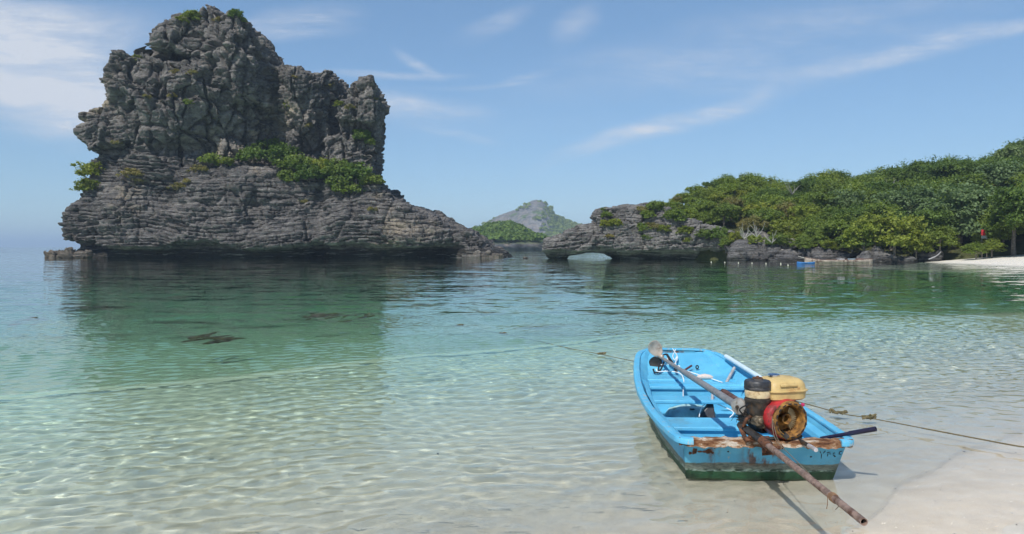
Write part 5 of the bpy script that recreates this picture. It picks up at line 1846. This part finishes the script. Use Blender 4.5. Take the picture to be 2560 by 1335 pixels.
mb.build('exhaust_pipe', mat_plain('brown exhaust pipe', (0.115, 0.060, 0.048), 0.75, 0.2, 0.35, 24, dirt=(0.05, 0.03, 0.028), dirt_amount=0.5), eng)
hub = Vector(px(1651, 891, 7.40))
prop_root = W(*hub)


def blade(cx, cy, w, h, ang, tw, name, mat):
    mb = MB()
    n, m_ = 14, 7
    rows = []
    for i in range(n + 1):
        k = i / n
        wd = w * (0.22 + 0.78 * math.sin(math.pi * min(1, k * 0.86 + 0.08)) ** 0.75) * (1 if k < 0.9 else math.sqrt(max(0.02, 1 - ((k - 0.9) / 0.1) ** 2)))
        row = []
        for j in range(m_):
            q = 2 * j / (m_ - 1) - 1
            x, z = q * wd / 2, k * h
            row.append((x, -0.25 * x * tw + 0.02 * math.sin(k * 3) + 0.10 * q * q * w * 0.3, z))
        rows.append(row)
    mb.grid(rows)
    R = Matrix.Rotation(ang, 4, 'Y')
    base = prop_root + Vector((cx, 0.0, cy))
    mb.v = [tuple(base + (R @ Vector(q))) for q in mb.v]
    return mb.build(name, mat, propeller, solid=0.006, subsurf=1)


mb = MB(); mb.lathe([(0.010, -0.05), (0.022, -0.04), (0.024, 0.01), (0.018, 0.04), (0.0, 0.05)], 16, tuple(prop_root), 'Y')
propeller = mb.build('propeller', M_PROP, eng)
blade(-0.01, 0.01, 0.135, 0.165, math.radians(-27), 1.2, 'propeller_blade', M_PROP)
blade(-0.03, -0.005, 0.110, 0.125, math.radians(192), -2.6, 'propeller_blade', mat_plain('blade in painted shade', (0.022, 0.021, 0.020), 0.6, 0.2, 0.3, 18))  # lower blade's shade is put into this near-black colour
# tiller and stub pipe
mb = MB(); mb.tube([WP(1850, 1062, 4.78), WP(1915, 1110, 4.42)], 0.024, 6)
mb.build('tiller_socket', M_GREASE, eng)
mb = MB(); mb.tube([WP(1905, 1102, 4.46), WP(1922, 1116, 4.36)], 0.0265, 14); mb.tube([WP(1905, 1102, 4.46) + Vector((0, 0, 0.03)), WP(1910, 1107, 4.44) + Vector((0, 0, -0.06))], 0.010, 8)
mb.build('tiller_collar', M_RUST, eng)
t0, t1 = Vector(px(1918, 1112, 4.38)), Vector(px(2160, 1305, 3.15))
pts = [W(*t0.lerp(t1, k)) for k in (0, 0.3, 0.6, 0.8, 1.0)]
tiller = MB().tube(pts, [0.0180, 0.0175, 0.0175, 0.0170, 0.0170], 18, hollow=0.22).build('tiller_pipe', M_RUSTPIPE, eng)
mb = MB()
cpt = t0.lerp(t1, 0.735)
dirn = (t1 - t0).normalized()
coil = []
for k in range(37):
    a = k * 0.7
    side = dirn.cross(Vector((0, 0, 1))).normalized(); upv = side.cross(dirn)
    coil.append(W(*(cpt + dirn * (k * 0.0012) + side * 0.020 * math.cos(a) + upv * 0.020 * math.sin(a))))
mb.tube(coil, 0.0022, 5)
mb.tube([coil[0], coil[0] + Vector((-0.008, -0.012, -0.03)), coil[0] + Vector((-0.012, -0.01, -0.055))], 0.0018, 5)
mb.tube([coil[5], coil[5] + Vector((0.0, -0.02, -0.03)), coil[5] + Vector((-0.02, -0.02, -0.045))], 0.0018, 5)
mb.build('tiller_lashing', mat_plain('brown twine', (0.20, 0.115, 0.065), 0.9), tiller)
mb = MB(); mb.tube([WP(1998, 1100, 4.66), WP(2022, 1114, 4.52)], 0.0125, 12); mb.build('stub_pipe', M_GREASE, eng)
mb = MB(); mb.tube([WP(2022, 1114, 4.52), WP(2040, 1125, 4.42)], 0.0128, 12); mb.build('stub_pipe_end', mat_plain('bare alloy end', (0.62, 0.58, 0.58), 0.4, 0.5, 0.2, 30), eng)
mb = MB()
mb.tube(smooth_path([W(1.615, 4.60, 0.45), W(1.60, 4.50, 0.335), W(1.56, 4.1, 0.33), tuple(W(*t0.lerp(t1, 0.735)))], 6), 0.0022, 5)
mb.tube(smooth_path([W(1.615, 4.60, 0.45), W(1.60, 4.48, 0.36), W(1.615, 4.44, 0.30), W(1.60, 4.42, 0.285)], 5), 0.0018, 5)
mb.build('throttle_cable', mat_plain('cable', (0.16, 0.13, 0.09), 0.7), eng)
mb = MB()
for q in range(4):
    aa = fl0 + Vector((0.02 + q * 0.012, 0.05, -0.02))
    mb.tube(smooth_path([W(*aa), W(*(aa + Vector((-0.02 + q * .01, 0.03, -0.05)))), W(*(aa + Vector((-0.04 + q * 0.022, 0.06, -0.10 - 0.01 * q))))], 4), 0.0015, 4)
mb.build('loose_wires', M_IRON, eng)

# ================================================================ gear lying in the boat
def rod(name, a, b, r, mat, label, cat, n=10, r1=None):
    base = Vector(a)
    e = MB().tube([(0, 0, 0), Vector(b) - base], [r, r1 or r], n).build(name, mat, None, loc=base)
    return tag(e, label, cat)


rod('plastic_pole', px(1815, 891, 7.36), px(1906, 948, 6.44), 0.022, M_WHITE, 'pale blue plastic pole lying along the boat rim', 'pole', 14)
h0, h1 = Vector(px(2052, 1096, 4.83)), Vector(px(2190, 1072, 4.60))
e = MB().tube([(0, 0, 0), (h1 - h0) * 0.52, (h1 - h0) * 0.53, h1 - h0], [0.0115, 0.0115, 0.015, 0.0155], 14, hollow=0.2).build('dark_pipe', mat_plain('dark blue pipe', (0.022, 0.020, 0.045), 0.35, 0.2, 0.2, 12), None, loc=h0)
tag(e, 'dark pipe sticking out over the stern corner of the blue boat', 'pipe')
rod('grey_stick', px(1815, 958, 6.93), px(1836, 919, 7.08), 0.014, M_WOOD, 'bleached grey stick propped on the bow seat', 'stick', 8)
rod('red_stick', px(1706, 929, 7.20), px(1729, 914, 7.28), 0.010, M_REDWOOD, 'short dark red stick lying at the bow', 'stick', 8)
fp = Vector(px(1762, 950, 6.98))
e = MB().tube([(-0.075, 0, 0.02), (-0.06, 0, 0.022), (0.0, 0, 0.027), (0.05, 0, 0.022), (0.075, 0, 0.02)], [0.008, 0.019, 0.026, 0.021, 0.010], 12).build('net_float', M_FLOAT, None, loc=(fp.x, fp.y, 0.250))
tag(e, 'small faded float lying on the bow deck', 'float')
# bailer and hose on the floor
bp = Vector(px(1772, 1040, 6.30))
bl = empty('bailer', (bp.x, bp.y, 0.035))
bl.scale = (1.15, 1.15, 1.15)
mb = MB()
mb.add([(-0.095, -0.02, 0.0), (0.045, -0.03, 0.0), (0.05, 0.10, 0.0), (-0.06, 0.10, 0.0), (0.035, 0.02, 0.135), (0.05, 0.09, 0.15)], [(0, 1, 4), (1, 2, 5, 4), (0, 4, 5, 3), (0, 3, 2, 1), (2, 3, 5)])
mb.build('scoop', M_BLACK, bl, smooth=False, bevel=0.008)
mb = MB(); mb.tube([(0.03, 0.02, 0.12), (0.045, 0.06, 0.21)], 0.010, 8); mb.build('grip', M_WOOD, bl)
tag(bl, 'black scoop bailer standing on the boat floor', 'bailer')
e = MB().tube(smooth_path([(0, 0, 0), (0.03, 0.02, 0.08), (0.11, 0.05, 0.115), (0.20, 0.04, 0.085), (0.29, 0.0, 0.04), (0.25, -0.03, 0.0)], 6), 0.0045, 7).build('white_hose', M_ROPEW, None, loc=(bp.x - 0.09, bp.y - 0.03, 0.06))
tag(e, 'thin white hose looping over the bailer', 'hose')
# grapnel anchor at the bow
ap = Vector(px(1690, 930, 7.18))
an = empty('grapnel_anchor', ap)
R_ = lambda x, y, Y: Vector(px(x, y, Y)) - ap
MB().tube([R_(1692, 930, 7.18), R_(1680, 905, 7.26), R_(1667, 886, 7.36)], 0.012, 8).build('shank', M_IRON, an)
for pts in ([R_(1633, 923, 7.24), R_(1636, 930, 7.21), R_(1645, 931, 7.2), R_(1653, 922, 7.24), R_(1660, 905, 7.3)],
            [R_(1658, 896, 7.34), R_(1657, 889, 7.38), R_(1662, 886, 7.4), R_(1669, 887, 7.38), R_(1672, 900, 7.32)],
            [R_(1646, 928, 7.2), R_(1648, 905, 7.28)]):
    MB().tube(smooth_path(pts, 4), 0.0085, 7).build('fluke', M_IRON, an)
tag(an, 'small black grapnel anchor lying in the bow beside the propeller', 'anchor')
cord_pts = [[(1681, 871, 7.86), (1685, 877, 7.83), (1690, 884, 7.70), (1694, 894, 7.5), (1690, 905, 7.38), (1683, 911, 7.3), (1672, 904, 7.3), (1668, 892, 7.36)],
            [(1690, 872, 7.86), (1686, 880, 7.80), (1682, 890, 7.6), (1686, 900, 7.42), (1692, 892, 7.5), (1689, 908, 7.32), (1688, 918, 7.24), (1698, 914, 7.26), (1699, 922, 7.2)],
            [(1652, 912, 7.28), (1672, 911, 7.27), (1700, 921, 7.2), (1722, 929, 7.15), (1770, 944, 7.0), (1806, 956, 6.86)],
            [(1640, 922, 7.23), (1645, 929, 7.2), (1665, 928, 7.2), (1690, 930, 7.18), (1702, 935, 7.12), (1708, 945, 7.02), (1710, 958, 6.9)],
            [(1709, 968, 6.72), (1708, 978, 6.66), (1708, 990, 6.42)]]
for k, pts in enumerate(cord_pts):
    P = [Vector(px(*q)) for q in pts]
    b0 = P[0].copy()
    lab = ['white cord tied over the bow rim to the anchor', 'tangled white cord hanging from the bow rim', 'white cord stretched from the anchor along the bow deck', 'white cord snaking over the bow seat', 'short end of white cord hanging between the seats'][k]
    e = MB().tube(smooth_path([q - b0 for q in P], 5), 0.0048, 6).build('thin_white_rope', M_ROPEW, None, loc=b0)
    tag(e, lab, 'rope', 'white cords in the bow')

# ---- mooring rope across the shallows
rope_pts = [px(2640, 1140, 5.26), px(2560, 1121, 5.36), px(2450, 1097, 5.60), px(2330, 1074, 5.88), px(2178, 1043, 6.30), px(2105, 1027, 6.50), px(2010, 1003, 6.86), px(1900, 975, 7.33), px(1760, 940, 8.2),
            px(1660, 920, 8.85), px(1583, 905, 9.45), px(1500, 884, 10.2), px(1420, 866, 10.95), px(1340, 846, 11.9), px(1260, 828, 12.9), px(1150, 806, 14.3)]
rope_pts = [Vector(q) for q in rope_pts]
for q in rope_pts:
    q.z = max(q.z, 0.012)
for k, zz in enumerate([0.06, 0.05, 0.045, 0.045, 0.040, 0.035, 0.05, 0.06, 0.06, 0.05, 0.04, 0.02, 0.004, -0.01, -0.02, -0.03]):
    rope_pts[k].z = zz
b0 = rope_pts[1].copy()
rp = empty('mooring_rope', b0)
sp = smooth_path([q - b0 for q in rope_pts], 14)
rr = [0.0058 if k < 45 else 0.0045 for k in range(len(sp))]
MB().tube(sp, rr, 7).build('rope', M_ROPE, rp)
r7 = random.Random(12)
for (ix, nm) in ((5, 'rope_knot'), (4, 'rope_knot'), (11, 'rope_weed'), (14, 'rope_weed'), (15, 'rope_weed')):
    mb = MB()
    cpt = rope_pts[ix] - b0
    for k in range(7):
        a = cpt + Vector((r7.uniform(-.05, .05), r7.uniform(-.02, .02), r7.uniform(-.005, .015)))
        mb.tube(smooth_path([a, a + Vector((r7.uniform(-.05, .05), r7.uniform(-.02, .02), r7.uniform(.0, .03))), a + Vector((r7.uniform(-.07, .07), r7.uniform(-.03, .03), 0))], 4), [0.011] * 4 + [0.008] * 5, 6)
    mb.build(nm, M_ROPE, rp)
tag(rp, 'weedy brown mooring rope stretched across the shallows past the boat', 'rope')

# ================================================================ small things along the far shore
def far_boat():
    Y = 68.0
    x0, x1 = px(2010, 655, Y)[0], px(2184, 655, Y)[0]
    L = x1 - x0
    root = empty('wooden_boat', ((x0 + x1) / 2, Y, 0.0), math.radians(3))
    tag(root, 'long brown wooden boat moored along the far shore', 'boat')
    mb, cap, deck = MB(), MB(), MB()
    rows, caps = [], []
    for k in range(25):
        u = k / 24 * 2 - 1
        w = 0.62 * max(0.05, (1 - abs(u) ** 3.2))
        sheer = 0.30 + 0.10 * max(0, u) ** 2 + 0.30 * max(0, -u - 0.45) ** 1.6 * 2
        x = u * L / 2
        rows.append([(x, -w, sheer), (x, -w * 0.96, sheer * 0.55), (x, -w * 0.8, 0.02), (x, -w * 0.4, -0.12), (x, w * 0.4, -0.12), (x, w * 0.8, 0.02), (x, w * 0.96, sheer * 0.55), (x, w, sheer)])
        caps.append((x, -w, sheer, w))
    mb.grid(rows)
    mb.build('hull', mat_plain('tan and brown planking', (0.30, 0.245, 0.20), 0.8, 0, 0.3, 3, dirt=(0.09, 0.055, 0.04), dirt_amount=0.6, dirt_scale=2.2), root, solid=0.05)
    MB().tube([(x, y, z + 0.01) for x, y, z, _ in caps], 0.035, 6).build('rub_rail', mat_plain('dark rail', (0.07, 0.04, 0.03), 0.8), root)
    MB().tube([(x, w, z + 0.01) for x, y, z, w in caps], 0.035, 6).build('rub_rail', mat_plain('brown rail', (0.12, 0.07, 0.05), 0.8), root)
    deck.grid([[(x, y * 0.92, z - 0.06), (x, w * 0.92, z - 0.06)] for x, y, z, w in caps])
    deck.build('deck', mat_plain('red brown deck', (0.20, 0.085, 0.06), 0.8, 0, 0.4, 2), root)
    MB().tube([(-L / 2 + 0.5, 0, 0.30), (-L / 2 - 0.4, 0, 0.58), (-L / 2 - 0.62, 0, 0.64)], [0.05, 0.04, 0.035], 8).build('prow_pole', mat_plain('grey prow wood', (0.34, 0.31, 0.28), 0.8), root)
    MB().tube([(-L / 2 + 0.4, 0, 0.28), (-L / 2 + 0.1, -0.05, 0.40), (-L / 2 + 0.5, -0.1, 0.5)], 0.02, 6).build('shaft_handle', M_STEEL, root)
    for x, col in ((-1.6, (0.05, 0.05, 0.06)), (0.2, (0.5, 0.5, 0.5)), (1.2, (0.30, 0.42, 0.48)), (2.0, (0.25, 0.1, 0.07))):
        MB().box((x - 0.22, -0.3, 0.24), (x + 0.22, 0.3, 0.40)).build('deck_box', mat_plain('box paint %.1f' % x, col, 0.7), root, bevel=0.03)


def far_dinghy():
    Y = 65.5
    x0, x1 = px(1993, 660, Y)[0], px(2036, 660, Y)[0]
    L = x1 - x0
    root = empty('blue_dinghy', ((x0 + x1) / 2, Y, 0.0), math.radians(-4))
    tag(root, 'small blue dinghy floating beside the long wooden boat', 'boat')
    rows = []
    for k in range(13):
        u = k / 12 * 2 - 1
        w = 0.36 * max(0.08, 1 - abs(u) ** 3)
        z = 0.115 + 0.05 * u * u
        x = u * L / 2
        rows.append([(x, -w, z), (x, -w * 0.85, 0.03), (x, -w * 0.5, -0.05), (x, w * 0.5, -0.05), (x, w * 0.85, 0.03), (x, w, z)])
    mb = MB(); mb.grid(rows)
    mb.build('hull', mat_plain('bright blue dinghy paint', (0.025, 0.13, 0.36), 0.5, 0, 0.2, 4), root, solid=0.03)
    MB().box((-0.10, -0.30, 0.06), (0.10, 0.30, 0.09)).build('thwart', mat_plain('pale blue thwart', (0.10, 0.30, 0.55), 0.5), root)
    MB().tube([(r[0][0], r[0][1], r[0][2]) for r in rows], 0.022, 6).build('rim', mat_plain('dinghy rim', (0.05, 0.22, 0.52), 0.5), root)


far_boat()
far_dinghy()
M_BUOY = mat_plain('white float', (0.55, 0.53, 0.42), 0.6)
bm_ = MB(); bm_.lathe([(0.0, -0.085), (0.035, -0.06), (0.042, 0.0), (0.034, 0.04), (0.02, 0.085), (0.018, 0.10), (0.0, 0.105)], 14)
bme = bpy.data.meshes.new('buoy'); bme.from_pydata([tuple(q) for q in bm_.v], [], bm_.f); bme.materials.append(M_BUOY)
names = ['first', 'second', 'third', 'fourth', 'fifth', 'sixth', 'last']
for k, (x, y) in enumerate([(1778, 656), (1812, 657), (1846, 658), (1880, 659), (1915, 660), (1952, 660), (1970, 664)]):
    Y = CAM_H * FOCAL / (y - HORIZON)
    X = (x - 1280) / FOCAL * Y
    o = bpy.data.objects.new('buoy', bme); o.location = (X, Y, 0.02); link(o)
    tag(o, 'small white buoy off the headland, %s of the row counted from the arch' % names[k], 'buoy', 'row of buoys off the headland')
# red board with white foot among the trees
bx, by, bz = px(2461, 594, 70.5)
rb = empty('red_board', (bx, by, 0.6))
s = 70.5 / FOCAL
MB().box((-8 * s, -0.03, bz - 0.6 + 5 * s), (8 * s, 0.03, bz - 0.6 + 20 * s)).build('panel', mat_plain('red board paint', (0.42, 0.025, 0.035), 0.6), rb, bevel=0.01)
MB().box((-7 * s, -0.04, bz - 0.6 - 2 * s), (7 * s, 0.04, bz - 0.6 + 4.9 * s)).build('foot', mat_plain('white board base', (0.40, 0.40, 0.38), 0.7), rb, bevel=0.01)
for sx in (-6, 6):
    MB().tube([(sx * s, 0.0, -0.4), (sx * s, 0.0, bz - 0.6)], 0.03, 6).build('post', M_BARK, rb)
tag(rb, 'red and white board standing among the trees above the far beach', 'board')
a, b = px(2322, 648, 70.0), px(2352, 630, 71.5)
e = MB().tube(smooth_path([(0, 0, 0), (0.5 * (b[0] - a[0]), 0.5, 0.30), (b[0] - a[0], b[1] - a[1], b[2] - a[2])], 4), [0.06, 0.06, 0.06, 0.055, 0.05, 0.05, 0.05, 0.04, 0.04], 8).build('driftwood_log', M_WOOD, None, loc=a)
tag(e, 'bleached log leaning at the back of the far beach', 'log')
# bare branches among the green
rd = random.Random(31)
for k, (x, y, h, lab) in enumerate([(1980, 468, 18, 'bare grey branches in the dip between the two wooded humps'), (2228, 462, 20, 'bare pale branches high on the wooded slope'), (1892, 572, 20, 'grey dead bush above the headland boulders'),
                                    (1930, 590, 18, 'grey dead bush beside the boulder hollow'), (1860, 575, 22, 'leaning dead trunk above the large boulder'), (2190, 560, 18, 'grey bare twigs above the wooden boat')]):
    Y = 80.0 if y > 500 else 98.0
    loc = Vector(px(x, y + h, Y))
    mb = MB()
    H = h * 2 * Y / FOCAL
    for q in range(9):
        d = Vector((rd.uniform(-.7, .7), rd.uniform(-.6, .2), rd.uniform(.5, 1))) * H
        mb.tube(smooth_path([(0, 0, 0), d * 0.5 + Vector((rd.uniform(-.1, .1) * H, 0, 0)), d], 3), [0.035, 0.03, 0.028, 0.022, 0.018, 0.014, 0.008], 5)
    e = mb.build('dead_bush', mat_plain('bleached twigs %d' % k, (0.36, 0.34, 0.30), 0.9), None, loc=loc)
    tag(e, lab, 'dead bush', 'bare bushes on the wooded slope')
# ---- drowned weed and shore litter
M_WEED = mat_plain('brown seaweed', (0.075, 0.050, 0.018), 0.8, 0, 0.4, 8)
rw = random.Random(44)
for k, (x, y, n, lab) in enumerate([(522, 836, 16, 'clump of brown seaweed in the green water, nearer one'), (800, 782, 14, 'clump of brown seaweed in the green water, farther one'), (890, 784, 8, 'thin seaweed right of the farther clump'), (70, 796, 8, 'seaweed floating near the left edge of the bay')]):
    Y = CAM_H * FOCAL / (y - HORIZON)
    loc = Vector(((x - 1280) / FOCAL * Y, Y, -0.03))
    mb = MB()
    for q in range(n):
        a = Vector((rw.uniform(-.3, .3), rw.uniform(-.5, .3), rw.uniform(-.10, 0.0)))
        d = Vector((rw.uniform(.0, .35), rw.uniform(.0, .5), rw.uniform(0.0, .05)))
        mb.tube(smooth_path([a, a + d * 0.5 + Vector((rw.uniform(-.1, .1), 0, 0)), a + d], 3), [0.02, 0.035, 0.03, 0.04, 0.03, 0.02, 0.006], 5, flat=0.4)
    tag(mb.build('seaweed_clump', M_WEED, None, loc=loc), lab, 'seaweed')
# shells, coral bits and leaf crumbs scattered over the sand
for nm, n, col, lab, sz in (('shell_bits', 380, (0.66, 0.62, 0.55), 'white shell and coral crumbs scattered over the wet sand', 0.0042), ('leaf_crumbs', 150, (0.045, 0.032, 0.022), 'dark leaf crumbs scattered over the wet sand', 0.006)):
    V, F = [], []
    k = 0
    while k < n:
        x, y = rw.uniform(-3.5, 5.0), rw.uniform(3.0, 7.5)
        if rw.random() < 0.35:
            x, y = rw.uniform(1.6, 4.5), rw.uniform(3.2, 5.5)
        z = float(ground_z(np.array([[x]]), np.array([[y]]))[0, 0])
        s = sz * rw.uniform(0.4, 1.3)
        a = rw.uniform(0, 6.28)
        ex, ey = math.cos(a) * s * rw.uniform(1, 1.8), math.sin(a) * s
        o = len(V)
        V += [(x - ex, y - ey, z), (x + ey * .6, y - ex * .6, z), (x + ex, y + ey, z), (x - ey * .6, y + ex * .6, z), (x + rw.uniform(-.3, .3) * s, y, z + s * 0.8)]
        F += [(o, o + 1, o + 4), (o + 1, o + 2, o + 4), (o + 2, o + 3, o + 4), (o + 3, o, o + 4)]
        k += 1
    me = bpy.data.meshes.new(nm); me.from_pydata(V, [], F)
    e = obj(nm, me, mat_plain(nm + ' colour', col, 0.8))
    e.cycles.is_caustics_receiver = True
    tag(e, lab, kind='stuff')

# ================================================================ air
hz = MB().box((-15500, -420, -2.5), (15500, 16500, 82)).build('haze', None, None, smooth=False)
hm, ht, ho = new_mat('sea air')
hv = ht.n('VolumePrincipled', i_Density=0.00037, i_Anisotropy=0.0)
hv.inputs['Color'].default_value = (0.62, 0.80, 1.0, 1)
ht.put(ho, 1, hv)
hz.data.materials.append(hm)
tag(hz, 'thin bluish sea haze filling the bay', kind='stuff')
